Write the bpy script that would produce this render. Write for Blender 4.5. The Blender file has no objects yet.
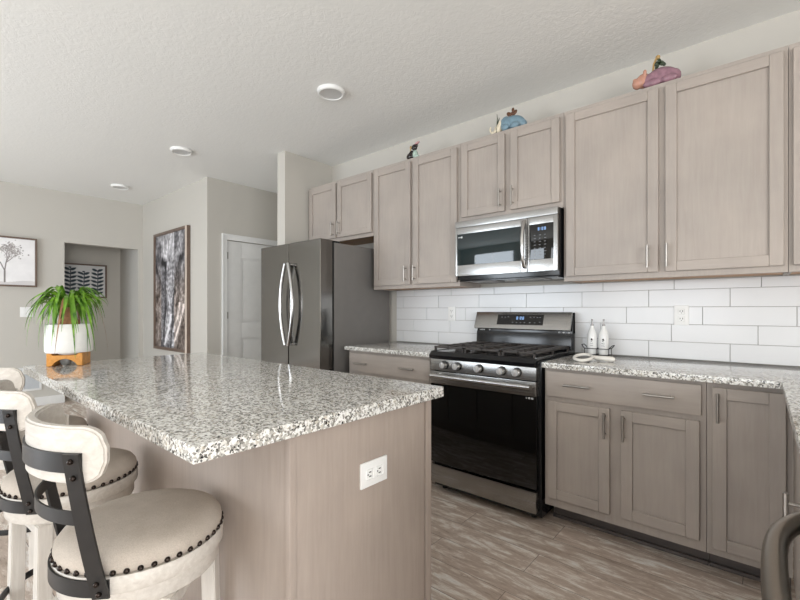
import bpy, bmesh, math, random
from mathutils import Vector, Matrix, noise as mnoise

random.seed(7)
S = bpy.context.scene
COL = S.collection
R = math.radians

# ------------------------------------------------------------------ camera, world, light, exposure
cam_d = bpy.data.cameras.new('camera')
cam = bpy.data.objects.new('camera', cam_d)
COL.objects.link(cam)
cam.location = (0, 0, 1.203)
cam.rotation_euler = (R(90), 0, math.atan(361 / 422.3))
cam_d.sensor_width = 36
cam_d.lens = 422.3 / 800 * 36
cam_d.shift_y = 10 / 800
cam_d.clip_start = 0.02
S.camera = cam

S.view_settings.view_transform = 'Standard'
S.view_settings.look = 'None'
S.view_settings.gamma = 1
S.view_settings.use_curve_mapping = False
S.view_settings.exposure = 0.12

w = bpy.data.worlds.new('daylight')
S.world = w
w.use_nodes = True
w.node_tree.nodes['Background'].inputs[0].default_value = (0.80, 0.88, 1.0, 1)
w.node_tree.nodes['Background'].inputs[1].default_value = 0.7


def area(name, loc, rot, sx, sy, power, col=(1, 1, 1), spread=180):
    d = bpy.data.lights.new(name, 'AREA')
    d.shape = 'RECTANGLE'
    d.size, d.size_y = sx, sy
    d.energy = power
    d.color = col
    d.spread = R(spread)
    o = bpy.data.objects.new(name, d)
    o.location = loc
    o.rotation_euler = rot
    COL.objects.link(o)
    return o


# daylight entering through the glazing of the dining side, and through added, unseen side windows
area('daylight_patio_door', (-4.35, -3.38, 1.08), (R(90), 0, 0), 2.5, 1.95, 118, (0.84, 0.92, 1.0))
area('daylight_dining_window', (-1.35, -3.38, 1.40), (R(118), 0, 0), 1.9, 1.3, 40, (0.92, 0.96, 1.0))
area('added_side_daylight', (3.66, -1.65, 1.35), (0, R(88), 0), 1.9, 3.2, 195, (0.97, 0.985, 1.0))  # added source, set far off so light from the right falls evenly

# ------------------------------------------------------------------ materials


def hexc(r, g, b):
    f = lambda v: (v / 255 / 12.92) if v / 255 <= 0.04045 else ((v / 255 + 0.055) / 1.055) ** 2.4
    return (f(r), f(g), f(b), 1)


class NT:
    def __init__(self, name):
        self.m = bpy.data.materials.new(name)
        self.m.use_nodes = True
        self.t = self.m.node_tree
        self.b = self.t.nodes['Principled BSDF']
        self.tc = None

    def n(self, typ, **kw):
        nd = self.t.nodes.new(typ)
        for k, v in kw.items():
            setattr(nd, k, v)
        return nd

    def l(self, a, b):
        self.t.links.new(a, b)

    def coord(self, scale=(1, 1, 1), kind='Object', rot=(0, 0, 0)):
        if self.tc is None:
            self.tc = self.n('ShaderNodeTexCoord')
        mp = self.n('ShaderNodeMapping')
        mp.inputs['Scale'].default_value = scale
        mp.inputs['Rotation'].default_value = rot
        self.l(self.tc.outputs[kind], mp.inputs['Vector'])
        return mp.outputs['Vector']

    def noise(self, vec, scale=5, detail=4, rough=0.5, dist=0.0):
        nd = self.n('ShaderNodeTexNoise')
        nd.inputs['Scale'].default_value = scale
        nd.inputs['Detail'].default_value = detail
        nd.inputs['Roughness'].default_value = rough
        nd.inputs['Distortion'].default_value = dist
        self.l(vec, nd.inputs['Vector'])
        return nd.outputs['Fac']

    def ramp(self, fac, stops, interp='LINEAR'):
        nd = self.n('ShaderNodeValToRGB')
        nd.color_ramp.interpolation = interp
        e = nd.color_ramp.elements
        e[0].position, e[0].color = stops[0]
        e[1].position, e[1].color = stops[-1]
        for p, c in stops[1:-1]:
            x = e.new(p)
            x.color = c
        self.l(fac, nd.inputs['Fac'])
        return nd.outputs['Color']

    def mix(self, a, b, fac, mode='MIX'):
        nd = self.n('ShaderNodeMix', data_type='RGBA', blend_type=mode)
        for s, v in ((nd.inputs[0], fac), (nd.inputs[6], a), (nd.inputs[7], b)):
            if hasattr(v, 'is_output') or isinstance(v, bpy.types.NodeSocket):
                self.l(v, s)
            else:
                s.default_value = v
        return nd.outputs[2]

    def bump(self, h, strength=0.2, dist=0.01):
        nd = self.n('ShaderNodeBump')
        nd.inputs['Strength'].default_value = strength
        nd.inputs['Distance'].default_value = dist
        self.l(h, nd.inputs['Height'])
        self.l(nd.outputs['Normal'], self.b.inputs['Normal'])

    def set(self, color=None, rough=None, metal=None, spec=None, coat=None, coat_rough=None, emis=None, estr=None, trans=None, ior=None):
        i = self.b.inputs
        if color is not None:
            if isinstance(color, bpy.types.NodeSocket):
                self.l(color, i['Base Color'])
            else:
                i['Base Color'].default_value = color
        for k, v in (('Roughness', rough), ('Metallic', metal), ('Specular IOR Level', spec), ('Coat Weight', coat),
                     ('Coat Roughness', coat_rough), ('Emission Strength', estr), ('Transmission Weight', trans), ('IOR', ior)):
            if v is not None:
                if isinstance(v, bpy.types.NodeSocket):
                    self.l(v, i[k])
                else:
                    i[k].default_value = v
        if emis is not None:
            i['Emission Color'].default_value = emis
        return self.m


def plain(name, rgb, rough=0.5, metal=0.0, var=0.06, scale=14, bump=0.0, **kw):
    t = NT(name)
    f = t.noise(t.coord(), scale, 3)
    c = hexc(*rgb)
    lo = tuple(v * (1 - var) for v in c[:3]) + (1,)
    hi = tuple(min(1, v * (1 + var)) for v in c[:3]) + (1,)
    t.set(t.ramp(f, [(0.3, lo), (0.7, hi)]), rough, metal, **kw)
    if bump:
        t.bump(f, bump, 0.002)
    return t.m


def mk_paint(name, rgb):
    t = NT(name)
    f = t.noise(t.coord(), 180, 2)
    c = hexc(*rgb)
    t.set(c, 0.85, spec=0.2)
    t.bump(f, 0.08, 0.002)
    return t.m


def mk_ceiling():
    t = NT('ceiling_texture')
    v = t.coord((1, 1, 1))
    a = t.noise(v, 30, 2, 0.5, 1.2)
    rr = t.ramp(a, [(0.36, (0, 0, 0, 1)), (0.66, (1, 1, 1, 1))])
    t.set(hexc(240, 240, 237), 0.9, spec=0.1)
    t.bump(rr, 0.08, 0.010)
    return t.m


def mk_wood(name, c0, c1, axis='Z', rough=0.42, k=1.0):
    t = NT(name)
    sc = {'Z': (22, 22, 1.6), 'X': (1.6, 22, 22), 'Y': (22, 1.6, 22)}[axis]
    g = t.noise(t.coord(sc), 3.2, 6, 0.62, 0.4)
    big = t.noise(t.coord((1, 1, 1)), 3.0, 3, 0.5)
    a = t.ramp(g, [(0.30, hexc(*c0)), (0.70, hexc(*c1))])
    b = t.ramp(big, [(0.3, (0.90, 0.90, 0.90, 1)), (0.7, (1.06, 1.05, 1.04, 1))])
    t.set(t.mix(a, b, 1.0, 'MULTIPLY'), rough, spec=0.4)
    t.bump(g, 0.05 * k, 0.003)
    return t.m


def mk_granite():
    t = NT('speckled_granite')
    v = t.coord()
    nv = t.n('ShaderNodeTexNoise')
    nv.inputs['Scale'].default_value = 90
    t.l(v, nv.inputs['Vector'])
    off = t.n('ShaderNodeVectorMath', operation='SCALE')
    off.inputs[3].default_value = 0.010
    t.l(nv.outputs['Color'], off.inputs[0])
    add = t.n('ShaderNodeVectorMath', operation='ADD')
    t.l(v, add.inputs[0])
    t.l(off.outputs[0], add.inputs[1])

    def vor(scale):
        nd = t.n('ShaderNodeTexVoronoi')
        nd.inputs['Scale'].default_value = scale
        t.l(add.outputs[0], nd.inputs['Vector'])
        sp = t.n('ShaderNodeSeparateColor')
        t.l(nd.outputs['Color'], sp.inputs[0])
        return sp
    big = vor(150)
    sm = vor(270)
    base = t.ramp(big.outputs[0], [(0.0, hexc(236, 235, 231)), (0.40, hexc(222, 220, 214)), (0.60, hexc(184, 181, 173)), (0.79, hexc(146, 143, 136)), (0.94, hexc(200, 193, 180))], 'CONSTANT')
    dark = t.ramp(sm.outputs[1], [(0.0, hexc(34, 33, 33)), (0.13, hexc(92, 89, 85)), (0.26, (1, 1, 1, 1))], 'CONSTANT')
    dm = t.ramp(sm.outputs[1], [(0.0, (1, 1, 1, 1)), (0.24, (0, 0, 0, 1))], 'CONSTANT')
    clump = t.noise(v, 52, 3, 0.6)
    cm = t.ramp(clump, [(0.40, (0.15, 0.15, 0.15, 1)), (0.56, (1, 1, 1, 1))])
    fac = t.mix(dm, cm, 1.0, 'MULTIPLY')
    t.set(t.mix(base, dark, fac), 0.06, spec=0.5)
    return t.m


def mk_floor():
    t = NT('vinyl_plank')
    v = t.coord()
    br = t.n('ShaderNodeTexBrick')
    br.offset = 0.37
    br.offset_frequency = 2
    br.inputs['Scale'].default_value = 1
    br.inputs['Brick Width'].default_value = 1.22
    br.inputs['Row Height'].default_value = 0.18
    br.inputs['Mortar Size'].default_value = 0.0012
    br.inputs['Mortar Smooth'].default_value = 0.2
    br.inputs['Color1'].default_value = (0, 0, 0, 1)
    br.inputs['Color2'].default_value = (1, 1, 1, 1)
    t.l(v, br.inputs['Vector'])
    # a shift of the grain per plank
    sh = t.n('ShaderNodeVectorMath', operation='SCALE')
    sh.inputs[3].default_value = 6.0
    t.l(br.outputs['Color'], sh.inputs[0])
    ad = t.n('ShaderNodeVectorMath', operation='ADD')
    t.l(v, ad.inputs[0])
    t.l(sh.outputs[0], ad.inputs[1])
    mp = t.n('ShaderNodeMapping')
    mp.inputs['Scale'].default_value = (1.5, 7, 1)
    t.l(ad.outputs[0], mp.inputs['Vector'])
    g = t.noise(mp.outputs[0], 2.9, 10, 0.76, 0.35)
    mp2 = t.n('ShaderNodeMapping')
    mp2.inputs['Scale'].default_value = (4.0, 17, 1)
    t.l(ad.outputs[0], mp2.inputs['Vector'])
    g2 = t.noise(mp2.outputs[0], 3.2, 9, 0.78, 0.2)
    a = t.ramp(g, [(0.22, hexc(138, 122, 110)), (0.40, hexc(194, 176, 162)), (0.50, hexc(210, 194, 181)), (0.56, hexc(238, 230, 221)), (0.64, hexc(252, 250, 247))])
    b = t.ramp(g2, [(0.32, (0.38, 0.32, 0.28, 1)), (0.43, (1, 1, 1, 1))])
    c = t.mix(a, b, 0.85, 'MULTIPLY')
    tone = t.ramp(br.outputs['Color'], [(0.0, (0.86, 0.84, 0.82, 1)), (1.0, (1.06, 1.05, 1.04, 1))])
    c = t.mix(c, tone, 1.0, 'MULTIPLY')
    c = t.mix(c, hexc(104, 90, 80), br.outputs['Fac'])
    t.set(c, 0.42, spec=0.4)
    t.bump(g2, 0.12, 0.003)
    return t.m


def mk_steel(name, rgb, rough=0.28, axis='X', amp=0.05):
    t = NT(name)
    sc = {'X': (0.8, 120, 120), 'Z': (120, 120, 0.8)}[axis]
    g = t.noise(t.coord(sc), 4, 3, 0.6)
    rr = t.n('ShaderNodeMapRange')
    rr.inputs['To Min'].default_value = rough - amp
    rr.inputs['To Max'].default_value = rough + amp
    t.l(g, rr.inputs['Value'])
    c = hexc(*rgb)
    t.set(t.ramp(g, [(0.3, tuple(x * 0.93 for x in c[:3]) + (1,)), (0.7, c)]), rr.outputs[0], 1.0)
    return t.m


def mk_fabric(name, rgb):
    t = NT(name)
    f = t.noise(t.coord(), 420, 2, 0.7)
    f2 = t.noise(t.coord(), 11, 4, 0.6)
    c = hexc(*rgb)
    a = t.ramp(f, [(0.3, tuple(x * 0.86 for x in c[:3]) + (1,)), (0.7, tuple(min(1, x * 1.1) for x in c[:3]) + (1,))])
    b = t.ramp(f2, [(0.3, (0.90, 0.89, 0.87, 1)), (0.7, (1.05, 1.05, 1.05, 1))])
    t.set(t.mix(a, b, 1.0, 'MULTIPLY'), 0.9, spec=0.15)
    t.bump(f, 0.25, 0.0015)
    return t.m


def mk_vcol(name, rough=0.5):
    t = NT(name)
    a = t.n('ShaderNodeVertexColor', layer_name='Col')
    t.set(a.outputs['Color'], rough)
    return t.m


def mk_emit(name, rgb, s):
    t = NT(name)
    return t.set((0.01, 0.01, 0.01, 1), 0.3, emis=hexc(*rgb), estr=s)


M = dict(
    wall=mk_paint('greige_wall_paint', (199, 195, 187)),
    ceiling=mk_ceiling(),
    trim=plain('white_trim_paint', (232, 232, 230), 0.4, var=0.02),
    floor=mk_floor(),
    cab=mk_wood('taupe_stained_maple', (168, 158, 150), (175, 166, 158)),
    cabh=mk_wood('taupe_stained_maple_across', (168, 158, 150), (175, 166, 158), 'X'),
    isl=mk_wood('taupe_island_veneer', (165, 152, 142), (174, 161, 151)),
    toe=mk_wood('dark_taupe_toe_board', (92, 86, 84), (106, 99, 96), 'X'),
    under=mk_wood('natural_maple_underside', (170, 122, 78), (200, 150, 100), 'X'),
    granite=mk_granite(),
    tile=plain('white_glazed_tile', (228, 229, 230), 0.22, var=0.015, scale=3),
    grout=plain('grey_grout', (176, 174, 171), 0.9),
    nickel=mk_steel('brushed_nickel', (172, 168, 163), 0.36, 'Z'),
    steel=mk_steel('stainless_steel', (168, 167, 165), 0.26, 'X'),
    steel_dark=mk_steel('dark_stainless_steel', (128, 126, 123), 0.17, 'Z', 0.03),
    knob=plain('satin_knob_metal', (206, 204, 201), 0.38, 0.85, var=0.03),
    chrome=mk_steel('polished_handle_steel', (196, 195, 194), 0.2, 'Z', 0.02),
    fridge_side=plain('grey_painted_steel', (118, 115, 112), 0.45, var=0.03),
    black=plain('black_enamel', (16, 17, 20), 0.16, var=0.1),
    glass=plain('black_oven_glass', (5, 6, 7), 0.04, var=0.05, spec=0.6),
    mwglass=plain('tinted_microwave_glass', (14, 34, 38), 0.05, var=0.1, spec=0.7),
    iron=plain('cast_iron_grate', (58, 52, 48), 0.45, var=0.2, scale=60, bump=0.2),
    gap=plain('black_plastic', (14, 14, 14), 0.7),  # near-black plastic for housings, gasket and feet
    mark=plain('pale_printed_mark', (205, 205, 205), 0.6),
    dimmark=plain('dim_printed_mark', (120, 122, 126), 0.6),
    screen=mk_emit('lit_blue_display', (150, 190, 245), 1.0),
    whitewood=mk_wood('whitewashed_wood', (196, 189, 180), (216, 211, 203), 'X', 0.5, 0.6),
    whitewood_v=mk_wood('whitewashed_wood_upright', (196, 189, 180), (216, 211, 203), 'Z', 0.5, 0.6),
    seat=mk_fabric('oatmeal_upholstery', (186, 176, 165)),
    blackmetal=plain('matte_black_metal', (44, 43, 43), 0.42, 0.3, var=0.08, scale=40),
    nail=plain('dark_bronze_nailhead', (46, 38, 34), 0.25, 0.8),
    plastic=plain('white_plastic', (240, 240, 238), 0.3, var=0.01),
    slot=plain('dark_socket_slot', (30, 30, 30), 0.6),
    lens=plain('frosted_lamp_lens', (206, 206, 204), 0.6, var=0.01),
    frame=mk_wood('brown_picture_frame', (98, 82, 72), (126, 108, 96), 'Z'),
    framelight=mk_wood('lit_frame_edge', (196, 180, 166), (222, 208, 196), 'Z'),  # side light on the frame, put into the colour
    print=mk_vcol('printed_canvas', 0.6),
    pot=plain('chalky_white_pot', (236, 234, 230), 0.7, var=0.04, scale=30, bump=0.5),
    soil=plain('dark_potting_soil', (52, 40, 30), 0.95, var=0.3, scale=80, bump=0.6),
    stand=mk_wood('honey_oak_block', (206, 138, 62), (232, 168, 88), 'X', 0.45),
    bark=plain('corky_palm_bark', (156, 112, 80), 0.9, var=0.25, scale=60, bump=0.8),
    stone=plain('grey_stone_ball', (104, 104, 102), 0.3, var=0.25, scale=30),
    bottle=plain('white_ceramic_bottle', (240, 240, 238), 0.22, var=0.01),
    wire=plain('black_wire', (26, 26, 27), 0.4, 0.4),
    pump=plain('brushed_pump_metal', (150, 148, 146), 0.3, 0.9),
    cream=plain('cream_glazed_ceramic', (234, 230, 222), 0.25, var=0.02),
    ventgrey=plain('grey_vent_field', (192, 195, 198), 0.6, var=0.02),
    dwhandle=mk_steel('dark_satin_handle', (150, 142, 132), 0.34, 'X'),
    pink=plain('pink_glazed_figure', (160, 120, 126), 0.22, var=0.16, scale=30),
    mauve=plain('mauve_glazed_cloth', (148, 112, 124), 0.25, var=0.2, scale=40),
    peach=plain('peach_glazed_face', (192, 142, 122), 0.25, var=0.1, scale=40),
    green=plain('dark_green_glaze', (52, 66, 46), 0.3, var=0.25, scale=60),
    gold=plain('old_gold_glaze', (170, 138, 84), 0.3, var=0.2, scale=60),
    blue=plain('sky_blue_glaze', (118, 144, 158), 0.3, var=0.14, scale=40),
    ivory=plain('ivory_glaze', (226, 214, 190), 0.3, var=0.06),
    brownbow=plain('chestnut_brown_glaze', (92, 54, 26), 0.3, var=0.25, scale=60),
    darkglaze=plain('black_brown_glaze', (38, 32, 30), 0.25, var=0.2, scale=60),
    mint=plain('pale_mint_glaze', (176, 196, 184), 0.3, var=0.1),
    rose=plain('rose_pink_glaze', (196, 150, 150), 0.3, var=0.1),
)


def mk_leaf(name, a, b):
    t = NT(name)
    f = t.noise(t.coord(), 22, 3)
    t.set(t.ramp(f, [(0.3, hexc(*a)), (0.7, hexc(*b))]), 0.42, spec=0.4)
    return t.m


M['leaf'] = mk_leaf('green_strap_leaf', (52, 98, 22), (128, 174, 54))
M['dryleaf'] = mk_leaf('dried_brown_leaf', (128, 92, 62), (168, 126, 88))

# ------------------------------------------------------------------ mesh building


class MB:
    def __init__(self):
        self.bm = bmesh.new()

    def _mat(self, faces, mi):
        if mi:
            for f in faces:
                f.material_index = mi

    def box(self, x0, y0, z0, x1, y1, z1, bev=0.0, mi=0, seg=2):
        b = bmesh.new()
        bmesh.ops.create_cube(b, size=1)
        for v in b.verts:
            v.co = Vector(((x0 + x1) / 2 + v.co.x * abs(x1 - x0), (y0 + y1) / 2 + v.co.y * abs(y1 - y0), (z0 + z1) / 2 + v.co.z * abs(z1 - z0)))
        if bev:
            bmesh.ops.bevel(b, geom=b.edges[:], offset=bev, segments=seg, affect='EDGES', profile=0.7)
        self.join(b, mi)

    def join(self, b, mi=0, mat=None):
        b.verts.ensure_lookup_table()
        mp = {}
        for v in b.verts:
            mp[v] = self.bm.verts.new(mat @ v.co if mat else v.co)
        for f in b.faces:
            try:
                nf = self.bm.faces.new([mp[v] for v in f.verts])
                nf.material_index = mi
            except ValueError:
                pass
        b.free()

    def add(self, verts, faces, mi=0):
        vs = [self.bm.verts.new(v) for v in verts]
        for f in faces:
            try:
                nf = self.bm.faces.new([vs[i] for i in f])
                nf.material_index = mi
            except ValueError:
                pass

    def cyl(self, p0, p1, r0, r1=None, n=16, mi=0, cap=True):
        self.tube([p0, p1], [r0, r0 if r1 is None else r1], n, mi=mi, cap=cap)

    def tube(self, pts, r, n=10, closed=False, mi=0, cap=True, flat=None, up=None):
        """sweep a circle (or an ellipse: flat = height ratio) along pts"""
        pts = [Vector(p) for p in pts]
        k = len(pts)
        rs = r if isinstance(r, (list, tuple)) else [r] * k
        rings = []
        prev = None
        for i in range(k):
            if closed:
                t = pts[(i + 1) % k] - pts[i - 1]
            else:
                t = pts[min(i + 1, k - 1)] - pts[max(i - 1, 0)]
            t.normalize()
            if up is not None:
                a = Vector(up).cross(t)
                if a.length < 1e-4:
                    a = Vector((1, 0, 0)).cross(t)
            elif prev is None:
                a = t.cross(Vector((0, 0, 1)))
                if a.length < 1e-3:
                    a = t.cross(Vector((1, 0, 0)))
            else:
                a = prev - t * prev.dot(t)
            a.normalize()
            prev = a
            b = t.cross(a)
            ring = []
            for j in range(n):
                th = 2 * math.pi * j / n
                ring.append(self.bm.verts.new(pts[i] + a * math.cos(th) * rs[i] + b * math.sin(th) * rs[i] * (flat or 1)))
            rings.append(ring)
        m = k if closed else k - 1
        for i in range(m):
            A, B = rings[i], rings[(i + 1) % k]
            for j in range(n):
                f = self.bm.faces.new((A[j], A[(j + 1) % n], B[(j + 1) % n], B[j]))
                f.material_index = mi
        if not closed and cap:
            for ring in (rings[0], rings[-1]):
                f = self.bm.faces.new(ring)
                f.material_index = mi

    def lathe(self, prof, c=(0, 0, 0), n=32, mi=0):
        """prof: list of (r, z); r = 0 closes the end"""
        c = Vector(c)
        rings = []
        for r, z in prof:
            if r <= 1e-6:
                rings.append([self.bm.verts.new(c + Vector((0, 0, z)))])
            else:
                rings.append([self.bm.verts.new(c + Vector((r * math.cos(2 * math.pi * j / n), r * math.sin(2 * math.pi * j / n), z))) for j in range(n)])
        for A, B in zip(rings, rings[1:]):
            for j in range(n):
                j2 = (j + 1) % n
                if len(A) == 1 and len(B) == 1:
                    continue
                if len(A) == 1:
                    f = self.bm.faces.new((A[0], B[j2], B[j]))
                elif len(B) == 1:
                    f = self.bm.faces.new((A[j], A[j2], B[0]))
                else:
                    f = self.bm.faces.new((A[j], A[j2], B[j2], B[j]))
                f.material_index = mi

    def arc_slab(self, r0, r1, a0, a1, z0, z1, n=24, c=(0, 0), mi=0, taper=None, bev=0.0):
        """curved bar around c; angles are degrees from -Y towards +X; taper(u) gives (z0, z1)"""
        b = bmesh.new()
        rows = []
        for i in range(n + 1):
            u = i / n
            a = R(a0 + (a1 - a0) * u)
            za, zb = taper(u) if taper else (z0, z1)
            row = []
            for r, z in ((r0, za), (r1, za), (r1, zb), (r0, zb)):
                row.append(b.verts.new((c[0] + r * math.sin(a), c[1] - r * math.cos(a), z)))
            rows.append(row)
        for A, B in zip(rows, rows[1:]):
            for j in range(4):
                b.faces.new((A[j], A[(j + 1) % 4], B[(j + 1) % 4], B[j]))
        b.faces.new(rows[0])
        b.faces.new(rows[-1])
        if bev:
            es = [e for e in b.edges if len(e.link_faces) == 2 and e.link_faces[0].normal.angle(e.link_faces[1].normal, 0) > 0.7]
            b.normal_update()
            es = [e for e in b.edges if len(e.link_faces) == 2 and e.link_faces[0].normal.angle(e.link_faces[1].normal, 0) > 0.7]
            bmesh.ops.bevel(b, geom=es, offset=bev, segments=3, affect='EDGES')
        self.join(b, mi)

    def prism(self, poly, d0, d1, axis='Z', bev=0.0, mi=0, seg=2):
        def P(p, d):
            return {'Z': (p[0], p[1], d), 'Y': (p[0], d, p[1]), 'X': (d, p[0], p[1])}[axis]
        b = bmesh.new()
        A = [b.verts.new(P(p, d0)) for p in poly]
        B = [b.verts.new(P(p, d1)) for p in poly]
        n = len(poly)
        b.faces.new(A)
        b.faces.new(B)
        for i in range(n):
            b.faces.new((A[i], A[(i + 1) % n], B[(i + 1) % n], B[i]))
        bmesh.ops.recalc_face_normals(b, faces=b.faces[:])
        if bev:
            bmesh.ops.bevel(b, geom=b.edges[:], offset=bev, segments=seg, affect='EDGES', profile=0.7)
        self.join(b, mi)

    def ball(self, c, r, mi=0, n=14, rot=None):
        b = bmesh.new()
        bmesh.ops.create_uvsphere(b, u_segments=n, v_segments=max(6, n // 2 + 2), radius=1)
        r = (r, r, r) if not isinstance(r, (tuple, list)) else r
        m = Matrix.Translation(c)
        if rot:
            m = m @ Matrix.Rotation(rot[2], 4, 'Z') @ Matrix.Rotation(rot[1], 4, 'Y') @ Matrix.Rotation(rot[0], 4, 'X')
        m = m @ Matrix.Diagonal((r[0], r[1], r[2], 1))
        self.join(b, mi, m)


WO = {}


def build(name, mb, mats, parent=None, smooth=True, angle=38):
    me = bpy.data.meshes.new(name)
    bmesh.ops.recalc_face_normals(mb.bm, faces=mb.bm.faces[:])
    if parent is not None:
        org = WO[parent.name]
    else:
        xs = [v.co.copy() for v in mb.bm.verts]
        lo = Vector([min(v[i] for v in xs) for i in range(3)])
        hi = Vector([max(v[i] for v in xs) for i in range(3)])
        org = Vector(((lo.x + hi.x) / 2, (lo.y + hi.y) / 2, lo.z))
    for v in mb.bm.verts:
        v.co -= org
    mb.bm.to_mesh(me)
    mb.bm.free()
    for m in (mats if isinstance(mats, (list, tuple)) else [mats]):
        me.materials.append(M[m])
    if smooth:
        for p in me.polygons:
            p.use_smooth = True
        me.set_sharp_from_angle(angle=R(angle))
    o = bpy.data.objects.new(name, me)
    COL.objects.link(o)
    if parent is not None:
        o.parent = parent
    else:
        o.location = org
    WO[o.name] = org
    return o


def tag(o, label, cat, group=None):
    o['label'] = label
    o['category'] = cat
    if group:
        o['group'] = group
    return o


def thing(name, loc, label, cat, group=None):
    o = bpy.data.objects.new(name, None)
    o.empty_display_size = 0.1
    o.location = loc
    COL.objects.link(o)
    WO[o.name] = Vector(loc)
    return tag(o, label, cat, group)


def struct(name, mb, mats, parent=None, smooth=True):
    o = build(name, mb, mats, parent, smooth)
    if parent is None:
        o['kind'] = 'structure'
    return o


def copy_tree(o, parent=None):
    c = o.copy()
    COL.objects.link(c)
    if parent is not None:
        c.parent = parent
    WO[c.name] = WO[o.name].copy()
    for ch in [x for x in list(o.children)]:
        copy_tree(ch, c)
    return c


# ------------------------------------------------------------------ structure
H = 2.743
XR = 3.70      # far wall beyond the sink counter
YF = -3.45     # dining side wall

m = MB(); m.box(-7.9, YF - 0.1, -0.06, XR + 0.1, 4.0, 0.0); struct('floor', m, 'floor', smooth=False)
m = MB(); m.box(-7.0, YF - 0.1, H, XR + 0.1, 4.0, H + 0.08); struct('ceiling', m, 'ceiling', smooth=False)
m = MB(); m.box(-3.498, 2.975, 0, XR + 0.1, 3.075, H); struct('wall_back', m, 'wall', smooth=False)
m = MB(); m.box(-3.624, 2.38, 0, -3.498, 3.9, H); struct('wall_stub', m, 'wall', smooth=False)
m = MB(); m.box(-4.96, 3.9, 0, -3.498, 4.0, H); struct('wall_recess', m, 'wall', smooth=False)
m = MB()
m.box(-6.9, 2.26, 0, -4.86, 2.36, H)
struct('wall_picture', m, 'wall', smooth=False)
m = MB()
m.box(-4.96, 2.36, 0, -4.86, 2.49, H)
m.box(-4.96, 3.27, 0, -4.86, 3.9, H)
m.box(-4.96, 2.49, 2.045, -4.86, 3.27, H)
struct('wall_pantry', m, 'wall', smooth=False)
m = MB()
m.box(-7.0, YF, 0, -6.9, 1.342, H)
m.box(-7.0, 2.2, 0, -6.9, 2.36, H)
m.box(-7.0, 1.342, 2.085, -6.9, 2.2, H)
struct('wall_left', m, 'wall', smooth=False)
m = MB()
m.box(-7.8, 0.2, 0, -7.7, 2.3, 2.5)
m.box(-7.7, 2.2, 0, -7.0, 2.3, 2.5)
m.box(-7.7, 0.2, 0, -7.0, 0.3, 2.5)
m.box(-7.7, 0.3, 2.42, -7.0, 2.2, 2.5)
struct('wall_hall', m, 'wall', smooth=False)
# wall across the room beyond the sink counter, with unseen windows added for light from the right
m = MB()
m.box(XR, YF, 0, XR + 0.1, -3.30, H)
m.box(XR, 0.0, 0, XR + 0.1, 2.975, H)
m.box(XR, -3.30, 0, XR + 0.1, 0.0, 0.35)
m.box(XR, -3.30, 2.36, XR + 0.1, 0.0, H)
struct('wall_right', m, 'wall', smooth=False)
# dining side wall with a patio door and a window
m = MB()
m.box(-6.9, YF - 0.1, 0, -5.65, YF, H)
m.box(-3.05, YF - 0.1, 0, -2.35, YF, H)
m.box(-0.35, YF - 0.1, 0, XR, YF, H)
m.box(-5.65, YF - 0.1, 2.1, -3.05, YF, H)
m.box(-2.35, YF - 0.1, 2.1, -0.35, YF, H)
m.box(-2.35, YF - 0.1, 0, -0.35, YF, 0.7)
struct('wall_front', m, 'wall', smooth=False)


def window_frame(name, axis, a0, a1, z0, z1, pos, bars):
    m = MB()
    def bx(u0, u1, w0, w1):
        if axis == 'X':
            m.box(u0, pos - 0.03, w0, u1, pos + 0.03, w1, 0.004)
        else:
            m.box(pos - 0.03, u0, w0, pos + 0.03, u1, w1, 0.004)
    bx(a0, a1, z0, z0 + 0.05); bx(a0, a1, z1 - 0.05, z1)
    bx(a0, a0 + 0.05, z0 + 0.05, z1 - 0.05); bx(a1 - 0.05, a1, z0 + 0.05, z1 - 0.05)
    for b in bars:
        bx(b - 0.035, b + 0.035, z0 + 0.05, z1 - 0.05)
    return struct(name, m, 'trim')


window_frame('window_1', 'X', -5.645, -3.055, 0.005, 2.095, YF - 0.06, [-4.35])
window_frame('window_2', 'X', -2.345, -0.355, 0.705, 2.095, YF - 0.06, [-1.35])
window_frame('added_side_window', 'Y', -3.295, -0.005, 0.355, 2.355, XR + 0.06, [-2.2, -1.1])  # unseen windows, added to go with the side light

# baseboards
m = MB(); m.box(-6.9, YF, 0, -6.882, 1.342, 0.11, 0.004); struct('baseboard_left', m, 'trim')
m = MB(); m.box(-6.88, 2.242, 0, -4.86, 2.26, 0.11, 0.004); struct('baseboard_picture', m, 'trim')
m = MB(); m.box(-7.7, 0.3, 0, -7.682, 2.2, 0.11, 0.004); struct('baseboard_hall', m, 'trim')
m = MB(); m.box(-4.86, 2.262, 0, -4.842, 2.425, 0.11, 0.004); struct('baseboard_pantry', m, 'trim')

# pantry door with its casing
m = MB()
xa, xb = -4.925, -4.885
y0, y1, z1 = 2.494, 3.266, 2.040
m.box(xa, y0, 0.01, xb - 0.014, y1, z1)
for (ya, yb, za, zb) in ((y0, y0 + 0.205, 0.01, z1), (y1 - 0.205, y1, 0.01, z1), (y0 + 0.205, y1 - 0.205, 1.845, z1), (y0 + 0.205, y1 - 0.205, 0.86, 1.04), (y0 + 0.205, y1 - 0.205, 0.01, 0.20)):
    m.box(xb - 0.016, ya, za, xb, yb, zb, 0.003)
for za, zb in ((1.04, 1.845), (0.20, 0.86)):
    m.box(xb - 0.015, y0 + 0.235, za + 0.03, xb - 0.005, y1 - 0.235, zb - 0.03, 0.006)
d = struct('door_1', m, 'trim')
for z in (1.86, 1.14, 0.28):
    m = MB(); m.cyl((-4.876, 2.497, z - 0.045), (-4.876, 2.497, z + 0.045), 0.007, n=10)
    m.box(-4.884, 2.50, z - 0.04, -4.8805, 2.525, z + 0.04)
    build('hinge', m, 'nickel', d)
m = MB()
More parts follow.
